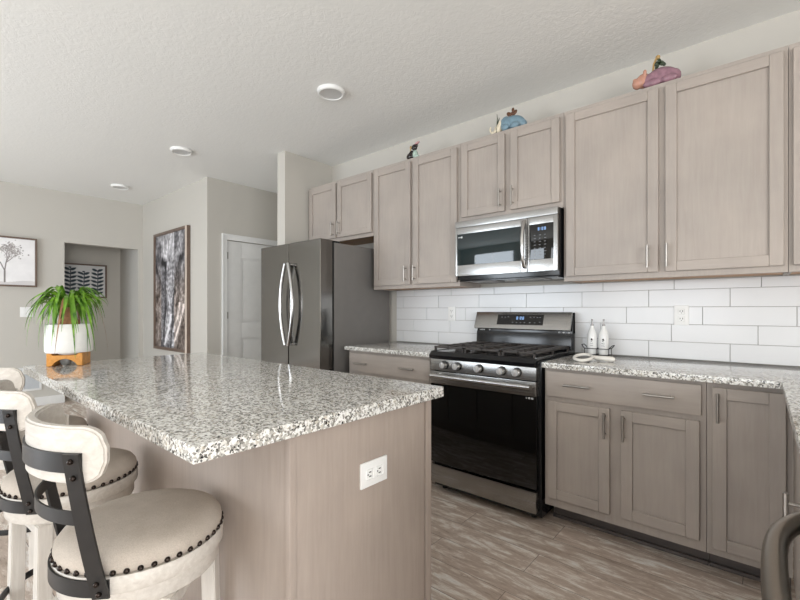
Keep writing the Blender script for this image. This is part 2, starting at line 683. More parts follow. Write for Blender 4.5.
m.box(-4.86, 2.43, 0, -4.843, 2.492, 2.112, 0.004)
m.box(-4.86, 3.268, 0, -4.843, 3.33, 2.112, 0.004)
m.box(-4.86, 2.492, 2.044, -4.843, 3.268, 2.112, 0.004)
m.box(-4.843, 2.43, 0, -4.836, 2.45, 2.112, 0.002)
m.box(-4.843, 2.45, 2.095, -4.836, 3.31, 2.112, 0.002)
struct('trim_1', m, 'trim')

# tiled backsplash: long white tiles in a one-third running bond
m = MB()
TW = 0.394
rows = [(0.9145, -0.13), (1.0155, -0.012), (1.1185, 0.14), (1.2215, -0.13), (1.3245, 0.002)]
xl, xr = -2.575, 0.719
m.box(xl, 2.969, 0.9145, xr, 2.974, 1.381, mi=1)
for i, (zb, xo) in enumerate(rows):
    zt = rows[i + 1][0] if i < 4 else 1.381
    k = math.floor((xl - xo) / TW)
    x = xo + k * TW
    while x < xr:
        a, b = max(x + 0.0013, xl), min(x + TW - 0.0013, xr)
        if b - a > 0.01:
            m.box(a, 2.963, zb + 0.0013, b, 2.970, zt - 0.0013, 0.0008, seg=1)
        x += TW
struct('wall_backsplash', m, ['tile', 'grout'])

# ------------------------------------------------------------------ cabinets


def pull_v(parent, x, z0, z1, yface):
    m = MB()
    yb = yface - 0.032
    m.cyl((x, yb, z0), (x, yb, z1), 0.0062, n=12)
    for z in (z0 + 0.018, z1 - 0.018):
        m.cyl((x, yb, z), (x, yface, z), 0.004, n=10)
    return build('handle', m, 'nickel', parent)


def pull_h(parent, x0, x1, z, yface):
    m = MB()
    yb = yface - 0.032
    m.cyl((x0, yb, z), (x1, yb, z), 0.0062, n=12)
    for x in (x0 + 0.018, x1 - 0.018):
        m.cyl((x, yb, z), (x, yface, z), 0.004, n=10)
    return build('handle', m, 'nickel', parent)


def shaker(parent, x0, x1, z0, z1, yf, name='door', st=0.052):
    """door whose front face is at yf and whose back is 19 mm behind"""
    m = MB()
    yb = yf + 0.019
    m.box(x0, yf, z0, x0 + st, yb, z1, 0.002, seg=1)
    m.box(x1 - st, yf, z0, x1, yb, z1, 0.002, seg=1)
    m.box(x0 + st, yf, z0, x1 - st, yb, z0 + st, 0.002, mi=1, seg=1)
    m.box(x0 + st, yf, z1 - st, x1 - st, yb, z1, 0.002, mi=1, seg=1)
    m.box(x0 + st - 0.002, yf + 0.012, z0 + st - 0.002, x1 - st + 0.002, yb - 0.001, z1 - st + 0.002)
    return build(name, m, ['cab', 'cabh'], parent)


def slab(parent, x0, x1, z0, z1, yf, name='drawer'):
    m = MB(); m.box(x0, yf, z0, x1, yf + 0.019, z1, 0.003)
    return build(name, m, 'cabh', parent)


YU, YUF = 2.64, 2.66       # wall cabinet door face and face frame


def wall_cabinet(label, x0, x1, zb, doors, group='taupe wall cabinets'):
    t = thing('wall_cabinet', ((x0 + x1) / 2, 2.8, zb), label, 'cabinet', group)
    m = MB()
    m.box(x0, YUF, zb + 0.012, x1, 2.974 if zb > 1.5 else 2.9615, 2.432)
    m.box(x0, YUF, zb, x1, YUF + 0.019, zb + 0.012)          # face frame lip below the box
    m.box(x0, YUF + 0.019, zb, x0 + 0.012, 2.96, zb + 0.012)
    m.box(x1 - 0.012, YUF + 0.019, zb, x1, 2.96, zb + 0.012)
    build('body', m, 'cab', t, smooth=False)
    m = MB(); m.box(x0 + 0.0125, YUF + 0.0195, zb + 0.006, x1 - 0.0125, 2.958, zb + 0.0118)
    u = build('bottom_panel', m, 'under', t)
    u['label'] = 'natural maple underside'
    for (dx0, dx1, dz0, dz1, hx, hz0, hz1) in doors:
        d = shaker(t, dx0, dx1, dz0, dz1, YU)
        pull_v(d, hx, hz0, hz1, YU)
    return t


wall_cabinet('short two-door taupe wall cabinet above the refrigerator', -3.480, -2.577, 1.852,
             [(-3.466, -3.062, 1.885, 2.405, -3.092, 1.905, 2.035), (-3.038, -2.590, 1.885, 2.405, -3.004, 1.905, 2.035)])
wall_cabinet('tall two-door taupe wall cabinet between refrigerator and microwave', -2.575, -1.691, 1.380,
             [(-2.556, -2.151, 1.410, 2.405, -2.192, 1.436, 1.560), (-2.120, -1.708, 1.410, 2.405, -2.100, 1.436, 1.560)])
wall_cabinet('short two-door taupe wall cabinet above the microwave', -1.689, -0.933, 1.842,
             [(-1.668, -1.325, 1.878, 2.405, -1.352, 1.902, 2.030), (-1.283, -0.953, 1.878, 2.405, -1.262, 1.902, 2.030)])
wall_cabinet('wide two-door taupe wall cabinet right of the microwave', -0.931, 0.096, 1.380,
             [(-0.914, -0.422, 1.410, 2.405, -0.470, 1.434, 1.556), (-0.390, 0.081, 1.410, 2.405, -0.380, 1.434, 1.556)])
wall_cabinet('taupe wall cabinet in the right corner, cut by the frame', 0.098, 0.700, 1.380,
             [(0.112, 0.440, 1.410, 2.405, 0.415, 1.434, 1.556)])

YD, YDF = 2.315, 2.335     # base cabinet door face and face frame


def base_cabinet(label, x0, x1, parts, toe=True):
    t = thing('base_cabinet', ((x0 + x1) / 2, 2.65, 0), label, 'cabinet', 'taupe base cabinets')
    m = MB(); m.box(x0, YDF, 0.115, x1, 2.962, 0.883)
    build('body', m, 'cab', t, smooth=False)
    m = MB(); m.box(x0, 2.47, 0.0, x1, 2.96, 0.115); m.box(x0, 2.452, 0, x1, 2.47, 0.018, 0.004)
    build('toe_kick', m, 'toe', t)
    for p in parts:
        if p[0] == 'drawer':
            d = slab(t, p[1], p[2], p[3], p[4], YD)
            for (a, b, z) in p[5]:
                pull_h(d, a, b, z, YD)
        else:
            d = shaker(t, p[1], p[2], p[3], p[4], YD)
            pull_v(d, p[5], p[6], p[7], YD)
    return t


base_cabinet('taupe base cabinet between refrigerator and range, wide drawer on top', -2.535, -1.702,
             [('drawer', -2.515, -1.712, 0.718, 0.862, [(-2.435, -2.305, 0.786), (-1.965, -1.835, 0.786)]),
              ('door', -2.515, -2.130, 0.18, 0.695, -2.16, 0.56, 0.68), ('door', -2.105, -1.712, 0.18, 0.695, -2.075, 0.56, 0.68)])
base_cabinet('taupe base cabinet right of the range, wide drawer over two doors', -0.922, -0.187,
             [('drawer', -0.907, -0.204, 0.728, 0.866, [(-0.808, -0.672, 0.800), (-0.430, -0.302, 0.800)]),
              ('door', -0.904, -0.584, 0.165, 0.702, -0.602, 0.555, 0.682), ('door', -0.532, -0.210, 0.165, 0.702, -0.516, 0.555, 0.682)])
base_cabinet('narrow taupe base cabinet with single full-height door in the corner', -0.185, 0.098,
             [('door', -0.165, 0.078, 0.150, 0.862, -0.143, 0.712, 0.840)])

# cabinet under the sink counter: faces the island
t = thing('sink_cabinet', (0.4, 1.8, 0), 'taupe base cabinet beside the dishwasher, seen edge-on at the frame', 'cabinet', 'taupe base cabinets')
m = MB(); m.box(0.100, 1.165, 0.115, 0.70, 2.333, 0.883); m.box(0.17, 1.165, 0, 0.70, 2.333, 0.115)
build('body', m, 'cab', t, smooth=False)
m = MB(); m.box(0.081, 1.18, 0.15, 0.0995, 1.352, 0.862, 0.003); build('door', m, 'cab', t)
m = MB(); m.box(0.081, 1.360, 0.15, 0.0995, 1.745, 0.862, 0.003); d = build('door', m, 'cab', t)
m = MB()
m.cyl((0.046, 1.392, 0.615), (0.046, 1.392, 0.757), 0.0062, n=12)
for z in (0.690, 0.733):
    m.cyl((0.046, 1.392, z), (0.081, 1.392, z), 0.0042, n=10)
build('handle', m, 'nickel', d)

t = thing('dishwasher', (0.4, 0.86, 0), 'stainless dishwasher with a bowed bar handle under the right counter', 'dishwasher')
m = MB(); m.box(0.105, 0.556, 0.10, 0.69, 1.160, 0.880); m.box(0.18, 0.556, 0.0, 0.69, 1.160, 0.10)
build('body', m, 'gap', t, smooth=False)
m = MB(); m.box(0.075, 0.560, 0.115, 0.1045, 1.157, 0.872, 0.006)
d = build('door', m, 'steel', t)
m = MB()
pts = []
for i in range(25):
    u = i / 24
    y = 0.575 + 0.565 * u
    bow = (1 - abs(2 * u - 1) ** 3.2)
    pts.append((0.078 - 0.062 * bow, y, 0.800))
m.tube(pts, 0.0165, 14)
hd = build('handle', m, 'dwhandle', d)
m = MB(); m.box(0.100, 0.520, 0.0, 0.70, 0.5555, 0.8835); build('end_panel', m, 'cab', t, smooth=False)

# ------------------------------------------------------------------ worktops
m = MB(); m.prism([(-2.545, 2.290), (-1.697, 2.290), (-1.697, 2.9625), (-2.545, 2.9625)], 0.884, 0.914, bev=0.004)
tag(build('granite_worktop', m, 'granite'), 'short speckled granite worktop between refrigerator and range', 'countertop')
m = MB(); m.prism([(-0.925, 2.290), (0.064, 2.290), (0.064, 0.500), (0.7185, 0.500), (0.7185, 2.9625), (-0.925, 2.9625)], 0.884, 0.914, bev=0.004)
tag(build('granite_worktop', m, 'granite'), 'L-shaped speckled granite worktop right of the range', 'countertop')

# ------------------------------------------------------------------ island
t = thing('kitchen_island', (-1.9, 0.96, 0), 'taupe panelled kitchen island base under the speckled granite top', 'kitchen island')
m = MB(); m.box(-2.870, 0.657, 0.0, -0.955, 1.235, 0.874)
build('body', m, 'isl', t, smooth=False)
m = MB(); m.box(-0.954, 0.672, 0.0, -0.937, 1.232, 0.8745, 0.001)
build('end_panel', m, 'isl', t)
m = MB(); m.box(-0.954, 0.650, 0.0, -0.933, 0.671, 0.8745, 0.002)
build('corner_post', m, 'isl', t)
m = MB(); m.box(-0.954, 1.240, 0.0, -0.931, 1.268, 0.8745, 0.002)
build('corner_post', m, 'isl', t)
m = MB(); m.box(-2.86, 1.236, 0.11, -0.956, 1.255, 0.874)
build('face_frame', m, 'cab', t, smooth=False)
for k in range(4):
    a = -2.84 + k * 0.47
    m = MB(); m.box(a, 1.2555, 0.15, a + 0.45, 1.274, 0.85, 0.003); d = build('door', m, 'cab', t)
    m = MB(); m.cyl((a + 0.05, 1.305, 0.70), (a + 0.05, 1.305, 0.83), 0.0055, n=10)
    for z in (0.72, 0.81):
        m.cyl((a + 0.05, 1.274, z), (a + 0.05, 1.305, z), 0.004, n=8)
    build('handle', m, 'nickel', d)
m = MB(); m.prism([(-2.897, 0.393), (-0.910, 0.393), (-0.910, 1.320), (-2.897, 1.320)], 0.8755, 0.914, bev=0.005, seg=3)
tag(build('granite_worktop', m, 'granite'), 'large speckled granite island top with plant at its far end', 'countertop')


# ------------------------------------------------------------------ wall plates
def outlet(label, kind, cx, cz, pw, ph, yplane=None, xplane=None, horizontal=False, group=None):
    """plate flat on a wall: facing -Y at yplane or facing +X at xplane (cx is then a Y)"""
    if xplane is None:
        f = lambda u, v, d: (cx + u, yplane - d, cz + v)
        loc = (cx, yplane, cz)
    else:
        f = lambda u, v, d: (xplane + d, cx + u, cz + v)
        loc = (xplane, cx, cz)
    t = thing(kind, loc, label, 'outlet' if 'outlet' in kind else 'light switch', group)

    def bx(mb, u0, v0, u1, v1, d0, d1, bev=0):
        a, b = f(u0, v0, d0), f(u1, v1, d1)
        mb.box(min(a[0], b[0]), min(a[1], b[1]), min(a[2], b[2]), max(a[0], b[0]), max(a[1], b[1]), max(a[2], b[2]), bev)
    m = MB(); bx(m, -pw / 2, -ph / 2, pw / 2, ph / 2, 0.0005, 0.007, 0.002)
    build('cover_plate', m, 'plastic', t)
    if kind == 'power_outlet':
        for s in (-1, 1):
            du, dv = (s * 0.0215, 0) if horizontal else (0, s * 0.0215)
            m = MB(); bx(m, du - 0.016, dv - 0.016, du + 0.016, dv + 0.016, 0.0065, 0.0085, 0.004)
            r = build('receptacle', m, 'plastic', t)
            m = MB()
            if horizontal:
                bx(m, du - 0.004, dv - 0.008, du + 0.005, dv - 0.005, 0.0084, 0.0092)
                bx(m, du - 0.004, dv + 0.005, du + 0.005, dv + 0.008, 0.0084, 0.0092)
                bx(m, du - 0.011, dv - 0.002, du - 0.007, dv + 0.002, 0.0084, 0.0092)
            else:
                bx(m, du - 0.008, dv - 0.002, du - 0.005, dv + 0.007, 0.0084, 0.0092)
                bx(m, du + 0.005, dv - 0.002, du + 0.008, dv + 0.007, 0.0084, 0.0092)
                bx(m, du - 0.002, dv - 0.010, du + 0.002, dv - 0.006, 0.0084, 0.0092)
            build('slots', m, 'slot', r)
    else:
        for du in (-0.023, 0.023):
            m = MB(); bx(m, du - 0.016, -0.033, du + 0.016, 0.033, 0.0065, 0.010, 0.002)
            build('rocker', m, 'plastic', t)
    return t


outlet('white power outlet set sideways on the island end panel', 'power_outlet', 0.964, 0.690, 0.118, 0.078, xplane=-0.937, horizontal=True, group='white power outlets')
outlet('white power outlet on the tiles right of the range', 'power_outlet', -0.355, 1.172, 0.072, 0.116, yplane=2.963, group='white power outlets')
outlet('white power outlet on the tiles left of the range', 'power_outlet', -1.960, 1.172, 0.072, 0.116, yplane=2.963, group='white power outlets')
outlet('white light switch plate on the left wall behind the potted plant', 'light_switch', 0.968, 1.178, 0.122, 0.122, xplane=-6.9)

# cold air return on the left wall
t = thing('return_vent', (-6.9, 0.85, 0.22), 'white-framed grey air return grille low on the left wall', 'vent')
m = MB(); m.box(-6.8995, 0.64, 0.225, -6.893, 1.09, 0.465); build('grille_field', m, 'ventgrey', t)
m = MB()
for a, b, c, e in ((0.62, 1.11, 0.20, 0.225), (0.62, 1.11, 0.465, 0.49), (0.62, 0.64, 0.225, 0.465), (1.09, 1.11, 0.225, 0.465), (0.925, 0.945, 0.225, 0.465)):
    m.box(-6.8995, a, c, -6.886, b, e, 0.002)
build('frame', m, 'trim', t)
m = MB()
for k in range(9):
    z = 0.24 + k * 0.026
    m.box(-6.893, 0.642, z, -6.890, 0.924, z + 0.010)
    m.box(-6.893, 0.946, z, -6.890, 1.088, z + 0.010)
build('louvres', m, 'ventgrey', t)

# recessed ceiling lamps, switched off
for lab, x, y in (('largest white disc ceiling lamp, nearest to the wall cabinets', -2.298, 1.942),
                  ('middle white disc ceiling lamp, between the two other lamps', -4.240, 1.722),
                  ('smallest white disc ceiling lamp, nearest the left wall', -6.050, 1.727)):
    t = thing('ceiling_lamp', (x, y, H), lab, 'ceiling light', 'disc lamps on the ceiling')
    m = MB(); m.lathe([(0.076, -0.0205), (0.082, -0.026), (0.092, -0.022), (0.096, -0.006), (0.096, -0.0005), (0.0, -0.0005)], (x, y, H), 40)
    build('trim_ring', m, 'plastic', t)
    m = MB(); m.lathe([(0, -0.017), (0.05, -0.018), (0.0755, -0.021), (0.0755, -0.002), (0, -0.002)], (x, y, H), 40)
    build('lens', m, 'lens', t)

# ------------------------------------------------------------------ refrigerator
FX0, FX1 = -3.490, -2.636
t = thing('refrigerator', (-3.065, 2.5, 0), 'dark stainless french-door refrigerator left of the wall cabinets', 'refrigerator')
m = MB(); m.box(FX0, 2.262, 0.03, FX1, 2.93, 1.752, 0.004)
b = build('body', m, 'fridge_side', t)
for x in (FX0 + 0.05, FX1 - 0.11):
    m = MB(); m.box(x, 2.255, 1.7525, x + 0.07, 2.36, 1.775, 0.006)
    build('hinge_cover', m, 'gap', t)
XC = -3.062
for x0, x1, sgn in ((FX0, XC - 0.004, -1), (XC + 0.004, FX1, 1)):
    m = MB(); m.box(x0, 2.118, 0.722, x1, 2.245, 1.770, 0.010, seg=3)
    d = build('door', m, 'steel_dark', t)
    m = MB()
    pts, n = [], 28
    xa = XC + sgn * 0.020
    for i in range(n + 1):
        u = i / n
        bow = math.sin(math.pi * u) ** 0.9
        pts.append((xa + sgn * 0.066 * bow + 0.026, 2.082 - 0.006 * bow, 0.905 + 0.690 * u))
    m.tube(pts, 0.0145, 12)
    for z, p in ((0.915, pts[1]), (1.585, pts[-2])):
        m.cyl((p[0], p[1], z), (p[0], 2.120, z), 0.010, n=10)
    build('handle', m, 'chrome', d)
m = MB(); m.box(FX0, 2.118, 0.06, FX1, 2.245, 0.712, 0.010, seg=3)
d = build('freezer_drawer', m, 'steel_dark', t)
m = MB(); m.cyl((FX0 + 0.1, 2.07, 0.64), (FX1 - 0.1, 2.07, 0.64), 0.013)
for x in (FX0 + 0.13, FX1 - 0.13):
    m.cyl((x, 2.07, 0.64), (x, 2.12, 0.64), 0.010, n=10)
build('handle', m, 'chrome', d)
m = MB(); m.box(FX0 + 0.005, 2.2455, 0.06, FX1 - 0.005, 2.2615, 1.755)
build('door_gasket', m, 'gap', t)
for x in (FX0 + 0.06, FX1 - 0.06):
    for y in (2.32, 2.86):
        m = MB(); m.cyl((x, y, 0), (x, y, 0.03), 0.02, n=12); build('foot', m, 'gap', t)

# ------------------------------------------------------------------ seven-segment figures
SEG = {'0': 'abcdef', '1': 'bc', '2': 'abged', '3': 'abgcd', '4': 'fgbc', '5': 'afgcd', '6': 'afgedc', '7': 'abc', '8': 'abcdefg', '9': 'abcdfg'}


def digits(mb, txt, x, y, z, h, th=0.0011):
    wd = h * 0.52
    for ch in txt:
        if ch == ':':
            mb.box(x, y, z + h * 0.25, x + th, y + 0.0006, z + h * 0.25 + th)
            mb.box(x, y, z + h * 0.65, x + th, y + 0.0006, z + h * 0.65 + th)
            x += th * 2.6
            continue
        q = {'a': (0, h - th, wd, h), 'd': (0, 0, wd, th), 'g': (0, h / 2 - th / 2, wd, h / 2 + th / 2), 'b': (wd - th, h / 2, wd, h), 'c': (wd - th, 0, wd, h / 2), 'f': (0, h / 2, th, h), 'e': (0, 0, th, h / 2)}
        for s in SEG[ch]:
            a = q[s]
            mb.box(x + a[0], y, z + a[1], x + a[2], y + 0.0006, z + a[3])
        x += wd + th * 2.0


# ------------------------------------------------------------------ microwave
MX0, MX1, MY = -1.680, -0.942, 2.580
t = thing('microwave', (-1.31, 2.75, 1.42), 'stainless over-the-range microwave hung under the short wall cabinet', 'microwave')
m = MB(); m.box(MX0, MY + 0.030, 1.418, MX1, 2.96, 1.838, 0.003)
build('body', m, 'black', t)
m = MB(); m.prism([(MX0 + 0.01, 2.62), (MX1 - 0.01, 2.62), (MX1 - 0.01, 2.95), (MX0 + 0.01, 2.95)], 1.408, 1.4175, bev=0.002)
u = build('base_plate', m, 'black', t)
for a in (MX0 + 0.10, MX1 - 0.30):
    m = MB(); m.box(a, 2.64, 1.400, a + 0.20, 2.76, 1.4078, 0.002)
    build('grease_filter', m, 'fridge_side', u)
m = MB(); m.box(MX0, MY, 1.792, MX1, MY + 0.0295, 1.836, 0.003); build('vent_strip', m, 'steel', t)
XP = -1.136     # split between door and control side
m = MB()
gx0, gx1, gz0, gz1 = -1.664, -1.180, 1.522, 1.744
m.box(MX0, MY, 1.446, gx0, MY + 0.0295, 1.789, 0.003)
m.box(gx1, MY, 1.446, XP, MY + 0.0295, 1.789, 0.003)
m.box(gx0, MY, gz1, gx1, MY + 0.0295, 1.789, 0.003)
m.box(gx0, MY, 1.446, gx1, MY + 0.0295, gz0, 0.003)
d = build('door', m, 'steel', t)
m = MB(); m.box(gx0, MY + 0.002, gz0, gx1, MY + 0.024, gz1, 0.001)
g = build('door_window', m, 'mwglass', d)
m = MB()
m.lathe([(0, 0), (0.0075, 0), (0.0075, 0.0006), (0, 0.0006)], (0, 0, 0), 16)
bmesh.ops.transform(m.bm, matrix=Matrix.Translation((-1.627, MY + 0.0018, 1.722)) @ Matrix.Rotation(R(90), 4, 'X'), verts=m.bm.verts[:])
for x in (-1.656, -1.648, -1.641):
    m.box(x, MY + 0.0012, 1.7185, x + 0.0045, MY + 0.0018, 1.7255)
build('badge', m, 'mark', g)
m = MB()
pts = []
for i in range(21):
    u = i / 20
    bow = math.sin(math.pi * u) ** 0.6
    pts.append((-1.152, MY - 0.004 - 0.040 * bow, 1.474 + 0.298 * u))
m.tube(pts, 0.0115, 12)
build('handle', m, 'chrome', d)
m = MB()
px0, px1 = -1.122, -0.968
m.box(XP + 0.003, MY, 1.446, px0, MY + 0.0295, 1.789, 0.003)
m.box(px1, MY, 1.446, MX1, MY + 0.0295, 1.789, 0.003)
m.box(px0, MY, gz1, px1, MY + 0.0295, 1.789, 0.003)
m.box(px0, MY, 1.446, px1, MY + 0.0295, gz0, 0.003)
c = build('control_surround', m, 'steel', t)
m = MB(); m.box(px0, MY + 0.001, gz0, px1, MY + 0.024, gz1, 0.001)
p = build('control_panel', m, 'glass', t)
m = MB(); digits(m, '8:08', -1.066, MY + 0.0004, 1.703, 0.019, 0.0032); build('clock_display', m, 'screen', p)
m = MB()
for r_ in range(7):
    for c_ in range(3):
        x = -1.092 + c_ * 0.033; z = 1.672 - r_ * 0.0205
        m.box(x, MY + 0.0004, z, x + 0.010 + 0.003 * ((r_ + c_) % 2), MY + 0.001, z + 0.0042)
build('key_legends', m, 'dimmark', p)

# ------------------------------------------------------------------ gas range
RX0, RX1, RY = -1.682, -0.953, 2.280
t = thing('gas_range', (-1.31, 2.6, 0), 'stainless gas range with black glass oven door and five knobs', 'stove')
m = MB(); m.box(RX0 + 0.004, RY + 0.046, 0.03, RX1 + 0.016, 2.930, 0.905, 0.003); build('body', m, 'black', t)
for x in (RX0 + 0.05, RX1 - 0.05):
    for y in (RY + 0.1, 2.88):
        m = MB(); m.cyl((x, y, 0), (x, y, 0.032), 0.018, n=12); build('foot', m, 'gap', t)
m = MB(); m.box(RX0, RY, 0.062, RX1, RY + 0.045, 0.182, 0.006); build('storage_drawer', m, 'steel', t)
# oven door
m = MB(); m.box(RX0, RY + 0.004, 0.196, RX1, RY + 0.045, 0.716, 0.004)
d = build('oven_door', m, 'glass', t)
m = MB(); m.box(RX0, RY - 0.002, 0.717, RX1, RY + 0.045, 0.800, 0.006); build('door_rail', m, 'steel', d)
m = MB()
pts = [(RX0 + 0.040 + (RX1 - RX0 - 0.052) * i / 12, RY - 0.046, 0.775) for i in range(13)]
m.tube(pts, 0.0200, 14, flat=0.8)
for x in (RX0 + 0.060, RX1 - 0.035):
    m.box(x - 0.014, RY - 0.050, 0.765, x + 0.014, RY, 0.789, 0.004)
build('handle', m, 'chrome', d)
m = MB()
for x, wd in ((-1.008, 0.006), (-0.994, 0.011), (-0.976, 0.011)):
    m.box(x - 0.005, RY + 0.0030, 0.7005, x - 0.005 + wd, RY + 0.0040, 0.7105)
build('badge', m, 'mark', d)
# control panel, leaning
m = MB(); m.prism([(RY + 0.045, 0.806), (RY, 0.806), (RY + 0.004, 0.880), (RY + 0.045, 0.880)], RX0, RX1, axis='X', bev=0.003)
cp = build('control_panel', m, 'steel', t)
for i, x in enumerate((-1.566, -1.468, -1.312, -1.160, -1.064)):
    kz = 0.845
    m = MB()
    m.cyl((x, RY + 0.002, kz), (x, RY - 0.006, kz), 0.0265, n=28, mi=1)
    m.cyl((x, RY - 0.006, kz), (x, RY - 0.034, kz), 0.0220, 0.0200, n=28)
    m.box(x - 0.0035, RY - 0.040, kz - 0.017, x + 0.0035, RY - 0.033, kz + 0.017, 0.001)
    build('knob', m, ['knob', 'black'], t)
# black cooktop with a rolled front lip
m = MB()
m.prism([(RY - 0.012, 0.884), (RY - 0.016, 0.905), (RY + 0.010, 0.930), (2.905, 0.930), (2.905, 0.906), (RY + 0.046, 0.906), (RY + 0.046, 0.884)], RX0, RX1, axis='X', bev=0.003)
ct = build('cooktop', m, 'black', t)
for x in (RX0, RX1 - 0.012):
    m = MB(); m.box(x, RY + 0.012, 0.9305, x + 0.012, 2.90, 0.9335); build('side_trim', m, 'steel', ct)
for (bx, by, r) in ((-1.53, 2.44, 0.050), (-1.53, 2.74, 0.040), (-1.31, 2.60, 0.045), (-1.09, 2.44, 0.046), (-1.09, 2.74, 0.036)):
    m = MB(); m.lathe([(0, 0.930), (r, 0.930), (r, 0.938), (r * 0.8, 0.942), (r * 0.8, 0.948), (r * 0.72, 0.951), (0, 0.951)], (bx, by, 0), 24)
    build('burner', m, 'iron', t)
for gx0_, gx1_ in ((-1.670, -1.446), (-1.434, -1.188), (-1.176, -0.970)):
    m = MB()
    za, zb = 0.950, 0.962
    ya, yb = RY + 0.030, 2.868
    gx0, gx1 = gx0_, gx1_
    m.box(gx0, ya, za, gx1, ya + 0.012, zb, 0.002); m.box(gx0, yb - 0.012, za, gx1, yb, zb, 0.002)
    m.box(gx0, ya, za, gx0 + 0.012, yb, zb, 0.002); m.box(gx1 - 0.012, ya, za, gx1, yb, zb, 0.002)
    ym = (ya + yb) / 2
    m.box(gx0, ym - 0.006, za, gx1, ym + 0.006, zb, 0.002)
    xm = (gx0 + gx1) / 2
    m.box(xm - 0.006, ya, za, xm + 0.006, yb, zb, 0.002)
    for k in range(6):
        y = ya + 0.06 + k * (yb - ya - 0.12) / 5
        m.box(gx0, y - 0.005, za, gx0 + 0.075, y + 0.005, zb + 0.002, 0.002)
        m.box(gx1 - 0.075, y - 0.005, za, gx1, y + 0.005, zb + 0.002, 0.002)
    for x in (gx0 + 0.006, gx1 - 0.006):
        for y in (ya + 0.006, ym, yb - 0.006):
            m.box(x - 0.006, y - 0.006, 0.930, x + 0.006, y + 0.006, za, 0.001)
    build('grate', m, 'iron', t)
# backguard
m = MB()
m.prism([(2.870, 0.9305), (2.905, 0.9305), (2.905, 1.045), (2.880, 1.045)], RX0 + 0.006, RX1 - 0.006, axis='X', bev=0.002)
m.prism([(2.890, 1.042), (2.945, 1.042), (2.945, 1.186), (2.906, 1.186)], RX0 + 0.004, RX1 - 0.004, axis='X', bev=0.002)
m.box(RX0 + 0.004, 2.906, 0.90, RX1 - 0.004, 2.945, 1.186, 0.002)
bg = build('backguard', m, 'black', t)
m = MB(); m.prism([(2.846, 1.068), (2.862, 1.060), (2.912, 1.180), (2.904, 1.188), (2.890, 1.188)], RX0, RX1 - 0.006, axis='X', bev=0.002)
bp_ = build('backguard_panel', m, 'steel', t)
m = MB()
# display lies on the sloping face between (2.846,1.068) and (2.890,1.188)
sl = math.atan2(0.044, 0.120)
TR = Matrix.Translation((0, 2.846, 1.068)) @ Matrix.Rotation(-sl, 4, 'X')
m.box(-1.496, -0.0012, 0.030, -1.146, 0.0035, 0.108)
bmesh.ops.transform(m.bm, matrix=TR, verts=m.bm.verts[:])
dp = build('display_panel', m, 'glass', bp_)
m2 = MB(); digits(m2, '8:08', -1.346, -0.0024, 0.070, 0.022, 0.0034)
bmesh.ops.transform(m2.bm, matrix=TR, verts=m2.bm.verts[:]); x_ = build('clock_display', m2, 'screen', bp_)
m = MB()
for x, z in ((-1.49, 0.085), (-1.465, 0.085), (-1.44, 0.088), (-1.40, 0.045), (-1.37, 0.045), (-1.34, 0.045), (-1.31, 0.045), (-1.27, 0.085), (-1.245, 0.085), (-1.22, 0.085), (-1.27, 0.045), (-1.235, 0.045), (-1.20, 0.05), (-1.20, 0.085)):
    m.box(x + 0.024, -0.0022, z, x + 0.035, -0.0014, z + 0.005)
bmesh.ops.transform(m.bm, matrix=TR, verts=m.bm.verts[:]); build('key_legends', m, 'dimmark', bp_)
m = MB()
for x, wd in ((-1.655, 0.006), (-1.645, 0.016), (-1.625, 0.012), (-1.575, 0.008)):
    m.box(x, 2.8885, 1.050, x + wd, 2.8905, 1.057)
for x in (-1.05, -1.02, -0.985):
    m.box(x, 2.8885, 1.047, x + 0.012, 2.8905, 1.055)
build('printed_marks', m, 'mark', t)

# ------------------------------------------------------------------ pictures


def canvas(name, nx, ny, P, func, parent):
    """a flat printed sheet of nx by ny cells; P(u, v) places it, func(u, v) colours it (sRGB 0-255)"""
    vs, fs = [], []
    for j in range(ny + 1):
        for i in range(nx + 1):
            vs.append(Vector(P(i / nx, j / ny)) - WO[parent.name])
    for j in range(ny):
        for i in range(nx):
            a = j * (nx + 1) + i
            fs.append((a, a + 1, a + nx + 2, a + nx + 1))
    me = bpy.data.meshes.new(name)
    me.from_pydata(vs, [], fs)
    at = me.color_attributes.new('Col', 'FLOAT_COLOR', 'POINT')
    buf = []
    for j in range(ny + 1):
        for i in range(nx + 1):
            buf.extend(hexc(*[max(0, min(255, c)) for c in func(i / nx, j / ny)]))
    at.data.foreach_set('color', buf)
    me.materials.append(M['print'])
    o = bpy.data.objects.new(name, me)
    COL.objects.link(o)
    o.parent = parent
    WO[o.name] = WO[parent.name].copy()
    return o


def fbm(x, y, s, seed=0.0, o=4):
    v, a = 0.0, 1.0
    for k in range(o):
        v += a * mnoise.noise((x * s + seed, y * s - seed, seed * 1.7))
        s *= 2.0
        a *= 0.55
    return v


def smooth(a, b, x):
    t_ = max(0, min(1, (x - a) / (b - a)))
    return t_ * t_ * (3 - 2 * t_)


